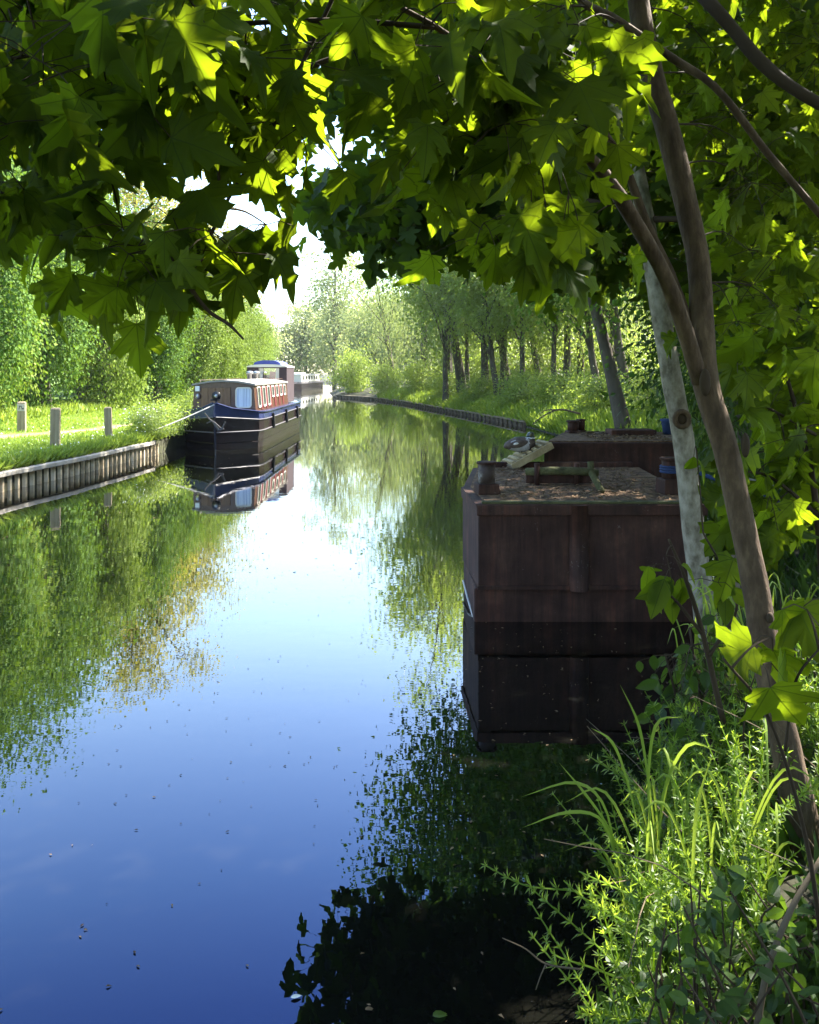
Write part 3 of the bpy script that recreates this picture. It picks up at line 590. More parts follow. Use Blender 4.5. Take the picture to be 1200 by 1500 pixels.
MB().tube([(0, 0, -.3), (0.01, 0, .5), (-0.01, 0.01, 1.16), (0.0, 0.01, 1.2)], [.055, .05, .046, .03], 7).build('shaft', M['timber_dark'], stk)
MB().lathe([(.05, 1.1), (.056, 1.12), (.05, 1.2), (.02, 1.215)], (-0.008, .01, 0), 9).build('split_top', M['plank'], stk)
bm = thing('beam', 'mossy round timber beam resting on legs across the barge deck', 'beam', (1.41, 7.9, DZ + 0.011))
MB().tube([(-0.33, 0.05, 0.115), (-0.1, 0.0, 0.13), (0.15, -0.02, 0.13), (0.33, -0.05, 0.115)], [0.035, 0.04, 0.038, 0.034], 10).build('log', M['moss'], bm, True)
MB().tube([(0.26, -0.03, 0.22), (0.26, -0.05, 0.12), (0.245, -0.55, 0.02)], 0.03, 8).build('leg', M['moss'], bm, True)
for x in (-0.23, 0.14): MB().tube([(x, 0, 0), (x, 0, 0.20)], 0.026, 8).build('leg', M['rust'], bm, True)
MB().box((-0.02, 0.05, 0.05), (0.62, 0.05, 0.08)).build('brace', M['rust'], bm, bevel=0.01)
bg2 = thing('barge', 'second rusty barge lying behind, its deck a step higher', 'barge', (0, 0, 0))
MB().prism([(1.50, 9.52), (3.1, 9.52), (3.5, 11.1), (1.98, 11.1)], -0.4, 1.22).build('hull', M['rust'], bg2, bevel=0.015)
MB().prism([(1.56, 9.58), (3.05, 9.58), (3.42, 11.05), (2.02, 11.05)], 1.221, 1.235).build('deck', M['litter'], bg2)
MB().box((2.3, 9.53, 1.19), (1.58, 0.05, 0.05)).build('rim_plate', M['rust'], bg2)
MB().box((2.72, 10.5, 1.27), (0.55, 0.35, 0.07)).build('hatch', M['rust'], bg2, bevel=0.01)
bollard(2.08, 10.85, 1.236, 0.07, 0.16, (0.17, 0.03), 'short iron bollard pair end at the far corner of the raised barge')
bollard(2.20, 10.95, 1.236, 0.05, 0.17, (0.12, 0.03), 'slimmer iron bollard just right of the short far bollard')
bl = thing('plastic_tub', 'small blue plastic tub on the raised barge by pale trunk', 'tub', (3.22, 10.6, 1.236))
MB().lathe([(0.07, 0), (0.09, 0.16), (0.10, 0.17)], seg=14).build('tub', M['rope_blue'], bl, True); MB().lathe([(0.105, 0.165), (0.105, 0.19)], seg=14).build('lid', M['rope_blue'], bl)
# wooden ramp
rmp = thing('duck_ramp', 'slatted timber ramp leaning up onto the raised barge', 'ramp', (0, 0, 0))
r0 = np.array([1.07, 9.34, DZ + 0.03]); r1 = np.array([1.52, 9.44, 1.215])
ax = nrm(r1 - r0); sd = nrm(np.cross(ax, (0, 0, 1))); up_ = np.cross(sd, ax); rot = np.array([ax, sd, up_]).T; ln = np.linalg.norm(r1 - r0)
MB().box((r0 + r1) / 2, (ln, 0.30, 0.035), rot).build('board', M['timber_dark'], rmp)
for k in range(7):
    q = r0 + (r1 - r0) * (k + 0.5) / 7 + up_ * 0.035; MB().box(q, (0.038, 0.32, 0.036), rot).build('slat', M['plank'], rmp, bevel=0.004)
for sgn in (-1, 1): MB().box((r0 + r1) / 2 + sd * 0.165 * sgn, (ln, 0.025, 0.075), rot).build('side_rail', M['plank'], rmp, bevel=0.004)
# duck
dkt = thing('duck', 'resting grey and brown drake perched on the timber ramp', 'duck', (1.22, 9.38, 1.13), R(12))
def ell(mb, c, rad, seg=18, ring=12, rot=None, bend=None):
    V = []; 
    for i in range(ring + 1):
        ph = PI * i / ring
        for j in range(seg):
            th = 2 * PI * j / seg; V.append((math.cos(ph) * rad[0], math.sin(ph) * math.cos(th) * rad[1], math.sin(ph) * math.sin(th) * rad[2]))
    V = np.array(V)
    if rot: ca, sa = math.cos(rot), math.sin(rot); V = V @ np.array([(ca, 0, sa), (0, 1, 0), (-sa, 0, ca)])
    return mb.add(V + np.array(c), [(i * seg + j, i * seg + (j + 1) % seg, (i + 1) * seg + (j + 1) % seg, (i + 1) * seg + j) for i in range(ring) for j in range(seg)])
M['duck_grey'] = rough_mat('duck_flank', [(0.3, (0.30, 0.29, 0.30)), (0.7, (0.42, 0.41, 0.43))], 30, 0.8, 0.1)
M['duck_brown'] = rough_mat('duck_back', [(0.3, (0.05, 0.035, 0.03)), (0.7, (0.13, 0.10, 0.085))], 20, 0.8, 0.1)
M['duck_head'] = paint('duck_head', (0.012, 0.03, 0.02), 0.35); M['duck_bill'] = paint('duck_bill', (0.11, 0.09, 0.03), 0.6)
# one continuous body: tail, belly, breast, neck and head along a bent spine
sp = spline([(-0.19, 0, 0.055), (-0.13, 0, 0.075), (-0.05, 0, 0.085), (0.04, 0, 0.085), (0.095, 0, 0.105), (0.115, 0, 0.15), (0.112, 0, 0.185), (0.10, 0, 0.212)], 44)
srad = np.interp(np.linspace(0, 1, 44), [0, .1, .28, .45, .6, .72, .80, .90, 1], [0.012, 0.045, 0.082, 0.088, 0.075, 0.05, 0.042, 0.046, 0.02])
dmb = MB(); dmb.tube(sp, srad, 16); dme = dmb.mesh('body', [M['duck_grey'], M['duck_brown'], M['duck_head'], M['white']], True)
for p_ in dme.polygons:
    c = p_.center; p_.material_index = 2 if c.z > 0.158 else 3 if c.z > 0.150 and c.x > .05 else 1 if (c.x < -0.13 or (c.z > 0.125 and c.x < 0.04) or c.x > 0.075) else 0
body = link('body', dme, dkt)
ell(MB(), (-0.05, -0.075, 0.095), (0.115, 0.025, 0.042), 14, 10, 0.18).build('wing', M['duck_brown'], dkt, True)
ell(MB(), (-0.05, 0.075, 0.095), (0.115, 0.025, 0.042), 14, 10, 0.18).build('wing', M['duck_brown'], dkt, True)
ell(MB(), (-0.085, -0.096, 0.098), (0.03, 0.008, 0.013), 10, 8, 0.18).build('wing_patch', M['white'], dkt, True)
bmb = MB(); bmb.tube([(0.115, -0.02, 0.195), (0.10, -0.05, 0.187), (0.085, -0.075, 0.182)], [0.018, 0.014, 0.010], 8); bmb.build('bill', M['duck_bill'], dkt, True)
for sgn in (-1, 1): ell(MB(), (0.112 + 0.038 * 0.6, sgn * 0.03, 0.203), (0.005, 0.005, 0.005), 8, 6).build('eye', M['black'], dkt, True)
for sgn in (-1, 1): MB().tube([(0.0, sgn * 0.035, 0.02), (0.005, sgn * 0.035, -0.02)], 0.007, 6).box((0.02, sgn * 0.035, -0.022), (0.05, 0.035, 0.006)).build('foot', M['duck_bill'], dkt)
# litter, floating bits
def scatter_leaves(n, xs, ysr, z, size, T=BLADE, tilt=0.25, r=rng):
    pos = np.column_stack([r.uniform(*xs, n), r.uniform(*ysr, n), np.full(n, z)])
    a = r.uniform(0, 2 * PI, n); tip = np.column_stack([np.cos(a), np.sin(a), r.normal(0, tilt, n)]); nor = np.column_stack([r.normal(0, tilt, n), r.normal(0, tilt, n), np.ones(n)])
    return place(T, pos, tip, nor, r.uniform(size * .4, size, n), r=r)
M['dryleaf'] = leaf_mat('dry_leaf', (0.06, 0.035, 0.02), (0.30, 0.20, 0.11), (0.1, 0.08, 0.03), 0.1, 0.8, 0.2)
a = scatter_leaves(1500, (0.75, 2.33), (6.95, 9.3), DZ + 0.022, 0.05); b_ = scatter_leaves(700, (2.1, 3.0), (9.65, 11.0), 1.246, 0.06)
tag(link('leaf_litter', npmesh('leaf_litter', np.vstack([a[0], b_[0]]), [np.vstack([a[1], b_[1] + len(a[0])])], M['dryleaf'])), 'brown dead leaves and bits strewn over the barge decks', 'leaf litter', kind='stuff')
tw = MB()
for k in range(60):
    q = np.array([rng.uniform(.8, 2.25), rng.uniform(7, 9.3), DZ + 0.03]) if k < 40 else np.array([rng.uniform(2.1, 3.0), rng.uniform(9.65, 11), 1.255]); a = rng.uniform(0, 2 * PI); l = rng.uniform(.06, .3)
    tw.tube([q, q + l * .5 * np.array([math.cos(a), math.sin(a), .08]), q + l * np.array([math.cos(a + .3), math.sin(a + .3), .02])], 0.005, 4)
tag(tw.build('twig_litter', M['drytwig']), 'small dry twigs scattered over the barge decks', 'twigs', kind='stuff')
fl = []; r2 = np.random.RandomState(5)
for n_, xs, ysr, sz in ((420, (-2.6, 1.2), (2.6, 9), 0.022), (200, (-5, 1), (8, 20), 0.05), (110, (0.1, 1.7), (3.2, 6.7), 0.03)):
    fl.append(scatter_leaves(n_, xs, ysr, 0.004, sz, BLADE, 0.05, r2))
off = 0; Vs = []; Fs = []
for v, f, _ in fl:
    Vs.append(v); Fs.append(f + off); off += len(v)
tag(link('floating_specks', npmesh('floating_specks', np.vstack(Vs), [np.vstack(Fs)], M['dryleaf'])), 'tiny bits of leaf and seed floating on the still water', 'floating debris', kind='stuff')
for lab, x, y, s_, mk in (('pale dead leaf floating alone at the bottom of the water', 426, 1464, 0.035, 'cream'), ('brown dead leaf floating beside the reflected maple leaves', 535, 1482, 0.035, 'dryleaf'), ('greenish leaf floating near the bottom edge by the bank', 634, 1491, 0.05, 'herb')):
    Y = FPX * CAMZ / (y - HOR); q = P(x, y, Y)
    v, f, _ = place(OVATE, np.array([[q[0], q[1], 0.006]]), np.array([[1, .3, .1]]), np.array([[0, 0, 1.0]]), np.array([s_]))
    tag(link('floating_leaf', npmesh('floating_leaf', v, [f], M[mk])), lab, 'leaf', 'single leaves floating on the canal')

# ------------------------------------------------------------------ trees of the left bank, the right bank and the distance
proto('hedge_a', 'ivy', 'fbark', 1, 7.5, 1.6, 0.1, .2, 100, 210, .115, ROUNDQ, droop=.9, rc=.28, shell=.22, flat=1.7)
proto('hedge_b', 'ivy_light', 'fbark', 2, 7.0, 1.7, 0.1, .2, 100, 210, .115, ROUNDQ, droop=.8, rc=.3, shell=.22, flat=1.5)
proto('hedge_c', 'ivy_light', 'fbark', 3, 8.5, 1.6, 0.1, .2, 110, 210, .115, ROUNDQ, droop=1.0, rc=.28, shell=.22, flat=1.8)
proto('oak', 'ivy', 'bark_far', 4, 12.0, 3.6, 2.5, .28, 135, 230, .14, ROUNDQ, droop=.2, rc=.7)
proto('yellow', 'yellow', 'bark_far', 5, 14.5, 3.4, 3.0, .25, 125, 200, .145, ROUNDQ, droop=.2, rc=.65)
proto('willow', 'willow', 'bark_far', 6, 11.5, 3.2, 3.2, .24, 75, 120, .20, NARROW, droop=1.1, rc=.55, flat=.9)
proto('willow_b', 'willow', 'bark_far', 16, 10.5, 3.4, 2.8, .20, 70, 120, .20, NARROW, droop=1.0, rc=.6, flat=.9, lean=(-2.0, 0))
proto('alder', 'alder', 'bark_far', 7, 11.0, 2.6, 3.2, .20, 54, 110, .17, ROUNDQ, droop=.3, rc=.55)
proto('alder_b', 'alder', 'bark_far', 8, 11.5, 2.8, 3.6, .22, 52, 110, .17, ROUNDQ, droop=.3, rc=.55, lean=(-1.5, 0.3))
proto('bush', 'alder', 'fbark', 9, 3.0, 1.7, 0.0, .06, 70, 90, .12, ROUNDQ, droop=.5, rc=.33, shell=.4)
proto('big', 'ivy', 'bark_far', 12, 13.0, 5.0, 3.6, .22, 210, 260, .13, ROUNDQ, droop=.4, rc=.75, lean=(-2.5, 0))
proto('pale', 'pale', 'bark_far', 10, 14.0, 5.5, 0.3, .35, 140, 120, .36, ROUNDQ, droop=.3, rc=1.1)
proto('overhang', 'ivy', 'bark_far', 14, 14.0, 3.8, 5.0, .19, 190, 260, .13, ROUNDQ, droop=.5, rc=.62, lean=(-3.6, 0))
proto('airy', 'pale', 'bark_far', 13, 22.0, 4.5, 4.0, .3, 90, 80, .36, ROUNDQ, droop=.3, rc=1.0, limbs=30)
proto('shade', 'dark', 'fbark', 11, 5.0, 1.7, 0.1, .07, 90, 75, .13, BLADE, droop=.4, rc=.36, shell=.45)
LEFT = [
 ('hedge_b', -12.5, 25.0, .95, 'leafy hedge tree directly behind the post with the plaque'),
 ('hedge_a', -12.2, 28.6, 1.0, 'dark ivy covered hedge tree behind the plain front post'),
 ('hedge_c', -11.5, 32.5, .95, 'bright shaggy hedge tree behind the rightmost mooring post'),
 ('hedge_a', -10.8, 36.5, .85, 'ivy clad hedge tree left of the narrowboat cabin roof'),
 ('hedge_b', -10.3, 41.0, .85, 'rounded light green hedge tree above the left corner of the brown cabin'),
 ('hedge_c', -10.3, 46.5, .82, 'shaggy hedge tree seen over the middle of the brown cabin roof'),
 ('hedge_b', -11.0, 53.0, .85, 'light hedge tree seen over the right end of the brown cabin roof'),
 ('hedge_c', -11.8, 61.0, .85, 'far hedge tree just left of the blue topped canopy'),
 ('hedge_b', -13.6, 72.0, .9, 'distant hedge tree directly behind the blue topped canopy'),
 ('hedge_c', -15.2, 84.0, 1.0, 'distant shaggy hedge tree seen over the right side of the canopy'),
 ('hedge_b', -16.7, 97.0, 1.0, 'last hedge tree before the far white roofed boat'),
 ('hedge_a', -11.4, 22.6, .95, 'dark ivy hedge tree cut off by the left edge of the view'),
 ('hedge_a', -14.6, 31, 1.15, 'dark ivy tree of the second row behind the two left posts'),
 ('hedge_a', -13.8, 36, 1.15, 'dark ivy tree of the second row behind the rightmost post'),
 ('hedge_a', -13.0, 41.5, 1.15, 'dark ivy tree of the second row left of the cabin'),
 ('hedge_a', -13.0, 47.5, 1.15, 'dark ivy tree of the second row behind the cabin roof'),
 ('oak', -15.8, 33.5, 1.05, 'tall dark tree rising behind the hedge at the left edge'),
 ('oak', -18.5, 40.0, 1.15, 'broad green tree filling in behind the ivy hedge'),
 ('yellow', -14.2, 44.0, 1.0, 'tall yellow green tree above the left hedge'),
 ('yellow', -13.6, 54.0, .92, 'second yellow green tree, smaller and nearer the sky gap'),
 ('hedge_b', -19.5, 52.0, 1.5, 'big leafy tree far back behind the left hedge'),
]
for i, (k, X, Y, s, lab) in enumerate(LEFT):
    plant(k, {'oak': 'oak_tree', 'yellow': 'yellow_tree'}.get(k, 'hedge_tree'), lab, 'tree', X, Y, s, i * 1.9, 'trees along the left bank')
RIGHT = [
 ('willow_b', -1.0, 67, 1.05, 'pale willow leaning over the water at the canal bend'),
 ('willow', 1.0, 59, 1.3, 'pale willow right of the leaning one at the bend'),
 ('alder', 2.2, 51, 1.3, 'slender alder where the far timber edging fades out'),
 ('alder_b', 3.0, 47, 1.3, 'leaning alder at the left of the trunk cluster'),
 ('willow', 3.9, 44.5, .95, 'thick trunked willow in the middle of the trunk cluster'),
 ('alder', 4.7, 43, 1.0, 'straight alder beside the thick willow trunk'),
 ('alder_b', 5.3, 45, 1.05, 'alder standing just behind the trunk cluster'),
 ('willow_b', 6.6, 42, .9, 'willow with low leaning stem right of the trunk cluster'),
 ('alder', 7.1, 38.5, 1.0, 'dark stemmed alder above the bright reed bank'),
 ('willow', 8.7, 36.5, .9, 'willow with hanging strands left of the pale trunk'),
 ('alder_b', 8.6, 33.5, 1.0, 'stout alder standing behind the raised barge'),
 ('alder', 9.4, 29.5, 1.0, 'leaning alder just left of the pale near trunk'),
 ('alder', 9.6, 25, 1.0, 'alder glimpsed between the two near trunks'),
 ('oak', 9.8, 20.5, .95, 'dense shaded tree right of the near brown trunk'),
 ('big', 6.2, 15.5, .85, 'wide crowned tree leaning over the nearer barge from the right bank'),
 ('overhang', 5.6, 21.8, 1.0, 'tall tree leaning far out over the water beyond the barges'),
 ('oak', 7.0, 15.0, 1.0, 'dense dark tree between the near trunks and the alders'),
 ('oak', 10.5, 14.0, 1.1, 'dense dark tree deepest in the right hand shade'),
 ('oak', 13.5, 24, .8, 'broad tree closing the view behind the right alders'),
 ('alder_b', 14.5, 33, .75, 'tall alder of the back row behind the reeds'),
 ('alder', 14, 46, .8, 'rounded tree of the back row behind the trunk cluster'),
 ('alder', 9.5, 56, .9, 'tall alder behind the middle of the right bank'),
 ('oak', 6, 64, 1.1, 'green tree of the back row near the canal bend'),
 ('pale', 2.5, 82, .85, 'pale spreading tree behind the leaning willow'),
 ('pale', -3.0, 98, .8, 'pale distant tree at the right of the vista'),
 ('airy', -9.5, 108, .95, 'tall wispy pale tree rising into the sky gap'),
 ('alder', 1.9, 45.5, .85, 'thin alder at the left end of the trunk cluster'),
 ('alder_b', 4.3, 41, .8, 'thin leaning alder in front of the thick willow trunk'),
 ('alder', 5.4, 40.5, .8, 'thin straight alder right of the thick willow trunk'),
 ('alder', 6.3, 37.5, .75, 'thin alder nearest the bright reed bank'),
 ('alder_b', 7.7, 34.5, .8, 'thin leaning alder between reeds and pale trunk'),
 ('alder', 3.4, 50, .85, 'thin alder set back behind the left of the trunk cluster'),
 ('alder_b', 5.6, 47.5, .85, 'thin leaning alder deep inside the trunk cluster'),
 ('alder', 6.9, 44.8, .8, 'thin alder deep in the wood right of the trunk cluster'),
 ('willow', 8.2, 41, .85, 'slim willow deep in the wood behind the reed bank'),
 ('willow', 2.6, 55, 1.1, 'willow behind the leaning alder on the right bank'),
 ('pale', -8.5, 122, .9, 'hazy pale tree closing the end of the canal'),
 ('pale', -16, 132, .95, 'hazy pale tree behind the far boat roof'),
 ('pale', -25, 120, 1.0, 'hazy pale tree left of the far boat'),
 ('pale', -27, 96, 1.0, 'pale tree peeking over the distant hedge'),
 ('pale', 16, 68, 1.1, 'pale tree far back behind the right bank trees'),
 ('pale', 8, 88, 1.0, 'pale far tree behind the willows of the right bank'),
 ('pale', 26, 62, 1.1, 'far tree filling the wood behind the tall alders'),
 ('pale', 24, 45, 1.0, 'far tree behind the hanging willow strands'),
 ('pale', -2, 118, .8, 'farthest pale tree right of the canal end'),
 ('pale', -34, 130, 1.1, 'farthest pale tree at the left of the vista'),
]
for i, (k, X, Y, s, lab) in enumerate(RIGHT):
    plant(k, {'willow': 'willow_tree', 'willow_b': 'willow_tree', 'alder': 'alder_tree', 'alder_b': 'alder_tree', 'oak': 'oak_tree', 'pale': 'pale_tree', 'big': 'alder_tree', 'airy': 'pale_tree', 'overhang': 'alder_tree'}[k], lab, 'tree', X, Y, s, 0 if k.endswith('_b') or k in ('big', 'overhang') else i * 2.3, 'trees along the right bank')
BUSH = [
 (-4.6, 69.5, .95, 1.3, 'rounded dark bush at the corner of the canal bend'), (-1.6, 63, .7, .8, 'low bush on the timber edging near the bend'), (0.6, 56, .75, .9, 'low bush beneath the pale willow'),
 (2.0, 48, .6, .6, 'low bush by the thin alder on the edging'), (3.3, 41.5, .65, .55, 'small bush in front of the trunk cluster'), (5.0, 36.0, .8, .6, 'bright bush at the end of the timber edging'),
 (6.0, 33.0, .75, .55, 'bright bush overhanging the water behind the duck'), (6.3, 28.0, .7, .55, 'leafy bush behind the raised barge'), (7.6, 25.0, .8, .6, 'leafy bush between raised barge and pale trunk'),
 (6.6, 18.0, .8, .7, 'bush at the foot of the right bank behind the pale trunk'), (8.0, 44, 1.3, 1.1, 'larger bush between the trunks of the right wood'), (10.5, 40, 1.4, 1.2, 'larger bush deep among the right alders'),
 (12, 33, 1.5, 1.3, 'larger bush behind the reed bank'), (5.8, 52, 1.4, 1.2, 'larger bush left behind the trunk cluster'), (11.5, 23, 1.3, 1.2, 'bush deep in shade beyond the brown trunk'), (3.5, 58, 1.4, 1.2, 'larger bush behind the slender alder'),
 (-6.45, 22.2, .42, .33, 'grassy flowering bush on the bank beside the narrowboat bow'), (-6.45, 20.9, .34, .27, 'small flowering bush at the end of the piling wall'), (-7.0, 27.5, .4, .35, 'small bush between the towpath and the narrowboat')]
for i, (X, Y, s, sz, lab) in enumerate(BUSH): plant('bush', 'bush', lab, 'bush', X, Y, s, i * 1.3, 'bushes on the banks', sz)
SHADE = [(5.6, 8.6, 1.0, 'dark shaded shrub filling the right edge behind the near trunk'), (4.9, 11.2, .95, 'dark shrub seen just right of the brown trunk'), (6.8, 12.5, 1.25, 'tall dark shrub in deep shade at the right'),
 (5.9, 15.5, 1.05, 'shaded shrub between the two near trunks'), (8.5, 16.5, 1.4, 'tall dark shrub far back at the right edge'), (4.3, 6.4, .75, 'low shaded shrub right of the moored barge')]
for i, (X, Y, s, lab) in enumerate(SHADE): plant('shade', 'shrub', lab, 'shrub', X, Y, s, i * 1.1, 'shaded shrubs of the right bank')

# ------------------------------------------------------------------ near maple and grey barked tree
GAPS += [((x, y, z), r) for x, y, z, r in ((0.95, 2.75, .6, .30), (1.25, 2.95, .65, .28), (0.8, 2.5, .5, .18), (1.5, 3.2, .6, .2), (1.75, 7.35, .96, .16), (1.25, 7.05, .96, .08), (2.1, 8.3, .96, .14))]
GAPS += [(P(x, y, Y), .13) for x, y, Y in ((690, 70, 2.5), (700, 200, 2.5), (560, 150, 2.5), (660, 110, 2.5), (720, 35, 2.5), (625, 230, 2.4), (755, 205, 2.4), (420, 265, 2.3), (640, 160, 2.5), (372, 240, 2.4), (590, 130, 2.5), (260, 75, 2.4), (350, 170, 2.3), (1115, 790, 3.2), (740, 150, 2.6))]
def inpoly(px, py, poly):
    c = np.zeros(len(px), bool); n = len(poly)
    for i in range(n):
        x1, y1 = poly[i]; x2, y2 = poly[i - 1]
        if y1 != y2: c ^= ((y1 > py) != (y2 > py)) & (px < (x2 - x1) * (py - y1) / (y2 - y1) + x1)
    return c
def region(poly, Yr, ntw, per, size, spread, r, gaps=True):
    """Twigs spread through a volume seen between two distances; each carries a few hanging leaves."""
    poly = np.array(poly, float); lo, hi = poly.min(0), poly.max(0); pts = []
    while len(pts) < ntw:
        x = r.uniform(lo[0], hi[0], 400); y = r.uniform(lo[1], hi[1], 400); k = inpoly(x, y, poly)
        pts += list(zip(x[k], y[k]))
    pts = np.array(pts[:ntw]); Y = r.uniform(*Yr, ntw)
    c = np.array([P(a, b_, d) for (a, b_), d in zip(pts, Y)])
    ci = np.repeat(np.arange(ntw), per); n = len(ci)
    pos = c[ci] + r.normal(0, 1, (n, 3)) * spread * np.array([1, 1, .55]); sz = r.uniform(size[0], size[1], n); pos[:, 2] += sz * .45
    if gaps: k = keep_gaps(pos); pos, sz, ci = pos[k], sz[k], ci[k]
    tip, nor = hang_dirs(len(pos), r); tip[:, :2] += (pos - c[ci])[:, :2] / spread * .3
    return c, ci, pos, tip, nor, sz
def foliage(parent, name, T, matk, regs, r, bough=None, twigmat='twig', pet=True):
    Vs, Fs, U, o = [], [], [], 0; tw = MB()
    for a in regs:
        c, ci, pos, tip, nor, sz = region(*a, r)
        v, f, u = place(T, pos, tip, nor, sz, r=r); Vs.append(v); Fs.append(f + o); U.append(u); o += len(v)
        if pet:
            cc = c + np.array([0, 0, .10])
            for j, p in zip(ci, pos): tw.tube([cc[j], (cc[j] + p) / 2 + np.array([0, 0, .012]), p], 0.0016, 3, False)
            if bough is not None:
                for q in cc:
                    d = np.linalg.norm(bough - q, axis=1) + 0.4 * np.maximum(0, q[2] - bough[:, 2]); e = bough[np.argmin(d)]
                    L = np.linalg.norm(e - q)
                    if L < 0.8 and r.uniform() < .55: tw.tube(spline([e, (e + q) / 2 + np.array([0, 0, .10 * L]), q], 7), np.linspace(0.0038, 0.0016, 7), 4, False)
    link(name, npmesh(name, np.vstack(Vs), [np.vstack(Fs)], M[matk], None, True, np.vstack(U)), parent)
    if pet: tw.build('twig', M[twigmat], parent)
def limb(parent, pts, name='limb', m_='bark_brown', seg=10, n=30, rough=.0):
    p3 = np.array([P(x, y, Y) for x, y, Y, w_ in pts]); rad = np.array([w_ / 2 / FPX * Y for x, y, Y, w_ in pts])
    s = spline(p3, n); rr_ = np.interp(np.linspace(0, 1, n), np.linspace(0, 1, len(rad)), rad)
    rr_ = rr_ * (1 + rng.normal(0, .025, n))
    MB().tube(s, rr_, seg).build(name, M[m_], parent, True); return s
maple = thing('maple_tree', 'brown barked maple leaning over the water with a wide leafy canopy', 'tree', (0, 0, 0))
tr_ = limb(maple, [(1205, 1340, 3.0, 56), (1181, 1230, 3.0, 48), (1150, 1090, 3.0, 43), (1122, 958, 3.02, 41), (1107, 861, 3.05, 37), (1078, 723, 3.1, 35), (1061, 650, 3.12, 36), (1032, 549, 3.15, 38), (1025, 400, 3.2, 32), (1010, 320, 3.22, 33), (981, 200, 3.25, 35), (953, 100, 3.3, 33), (935, 0, 3.35, 30), (905, -250, 3.45, 26), (880, -480, 3.5, 18), (860, -700, 3.6, 8)], 'trunk', n=60, seg=16)
B = [tr_]
B.append(limb(maple, [(1026, 560, 3.13, 24), (1002, 480, 3.10, 24), (972, 400, 3.05, 22), (928, 322, 3.0, 23), (885, 255, 2.9, 20), (835, 205, 2.8, 16), (785, 163, 2.7, 14), (735, 115, 2.6, 12), (640, 40, 2.5, 9), (500, -30, 2.4, 6)]))
B.append(limb(maple, [(1015, 500, 3.18, 20), (985, 412, 3.2, 17), (948, 330, 3.2, 14), (915, 240, 3.2, 11), (885, 190, 3.2, 8), (850, 100, 3.2, 5)]))
B.append(limb(maple, [(735, 115, 2.6, 11), (600, 68, 2.5, 9), (480, 88, 2.45, 8), (370, 140, 2.4, 7), (250, 180, 2.35, 6), (100, 200, 2.3, 5), (-60, 215, 2.2, 3)], m_='twig'))
B.append(limb(maple, [(500, -30, 2.4, 7), (440, 100, 2.4, 6), (405, 178, 2.35, 5.5), (330, 300, 2.3, 5), (280, 420, 2.25, 4)], m_='twig'))
B.append(limb(maple, [(310, 130, 2.35, 6), (319, 230, 2.35, 5), (320, 310, 2.35, 4.5), (300, 360, 2.3, 3.5)], m_='twig'))
B.append(limb(maple, [(255, 380, 2.22, 7), (278, 420, 2.2, 7), (305, 455, 2.2, 6), (335, 475, 2.2, 5), (357, 497, 2.2, 3)], m_='twig', n=40))
B.append(limb(maple, [(640, 40, 2.5, 8), (480, 30, 2.4, 8), (300, 40, 2.35, 7), (120, 70, 2.3, 6), (-80, 100, 2.2, 4)], m_='twig'))
B.append(limb(maple, [(935, -60, 3.34, 20), (985, -45, 3.0, 20), (1040, 5, 2.8, 20), (1078, 48, 2.75, 19), (1112, 88, 2.7, 20), (1160, 128, 2.65, 18), (1240, 175, 2.6, 16)], m_='twig'))
B.append(limb(maple, [(928, -40, 3.3, 14), (850, -5, 3.1, 12), (905, 30, 3.0, 12), (985, 85, 2.95, 12), (1050, 130, 2.9, 11), (1125, 225, 2.9, 11), (1215, 330, 2.9, 10)], m_='bark_brown'))
for x, y, Y, a, c in ((1092, 652, 3.055, .016, .045), (1033, 560, 3.08, .02, .05), (1128, 905, 2.98, .012, .02)):
    ell(MB(), P(x, y, Y), (a, .012, c), 12, 10).build('bark_scar', M['twig'], maple, True)
bough = np.vstack(B)
r3 = np.random.RandomState(21)
foliage(maple, 'foliage', MAPLE, 'maple', [
    ([(-120, -60), (440, -60), (440, 110), (300, 170), (-120, 260)], (1.9, 3.2), 56, 6, (.09, .18), .15),
    ([(-120, 220), (110, 190), (140, 360), (40, 430), (-120, 430)], (1.9, 2.9), 17, 5, (.09, .18), .11),
    ([(120, 150), (260, 130), (270, 200), (190, 230), (120, 220)], (2.1, 2.9), 6, 4, (.08, .15), .10),
    ([(110, 370), (200, 345), (330, 390), (330, 455), (120, 455)], (2.1, 2.7), 11, 5, (.08, .16), .10),
    ([(320, 170), (440, 200), (440, 280), (400, 300), (340, 270)], (2.15, 2.8), 7, 5, (.08, .14), .08),
    ([(360, 385), (395, 380), (395, 420), (360, 420)], (2.2, 2.3), 1, 4, (.15, .17), .04)], r3, bough)
foliage(maple, 'foliage', MAPLE, 'maple', [
    ([(440, -60), (850, -60), (850, 150), (700, 180), (580, 130), (540, 90), (440, 110)], (2.1, 3.4), 54, 5, (.09, .14), .13),
    ([(560, 100), (720, 120), (830, 150), (840, 260), (660, 240), (610, 190)], (2.2, 2.9), 22, 4, (.11, .16), .11),
    ([(640, 240), (880, 220), (860, 400), (700, 390)], (2.3, 3.0), 14, 4, (.11, .16), .11)], r3, bough)
foliage(maple, 'foliage', MAPLE, 'maple', [
    ([(860, -60), (1280, -60), (1280, 260), (1060, 330), (900, 170)], (3.6, 4.8), 95, 6, (.085, .135), .13),
    ([(1050, 150), (1280, 150), (1280, 620), (1080, 560)], (3.5, 5.0), 70, 6, (.085, .135), .13)], r3, bough)
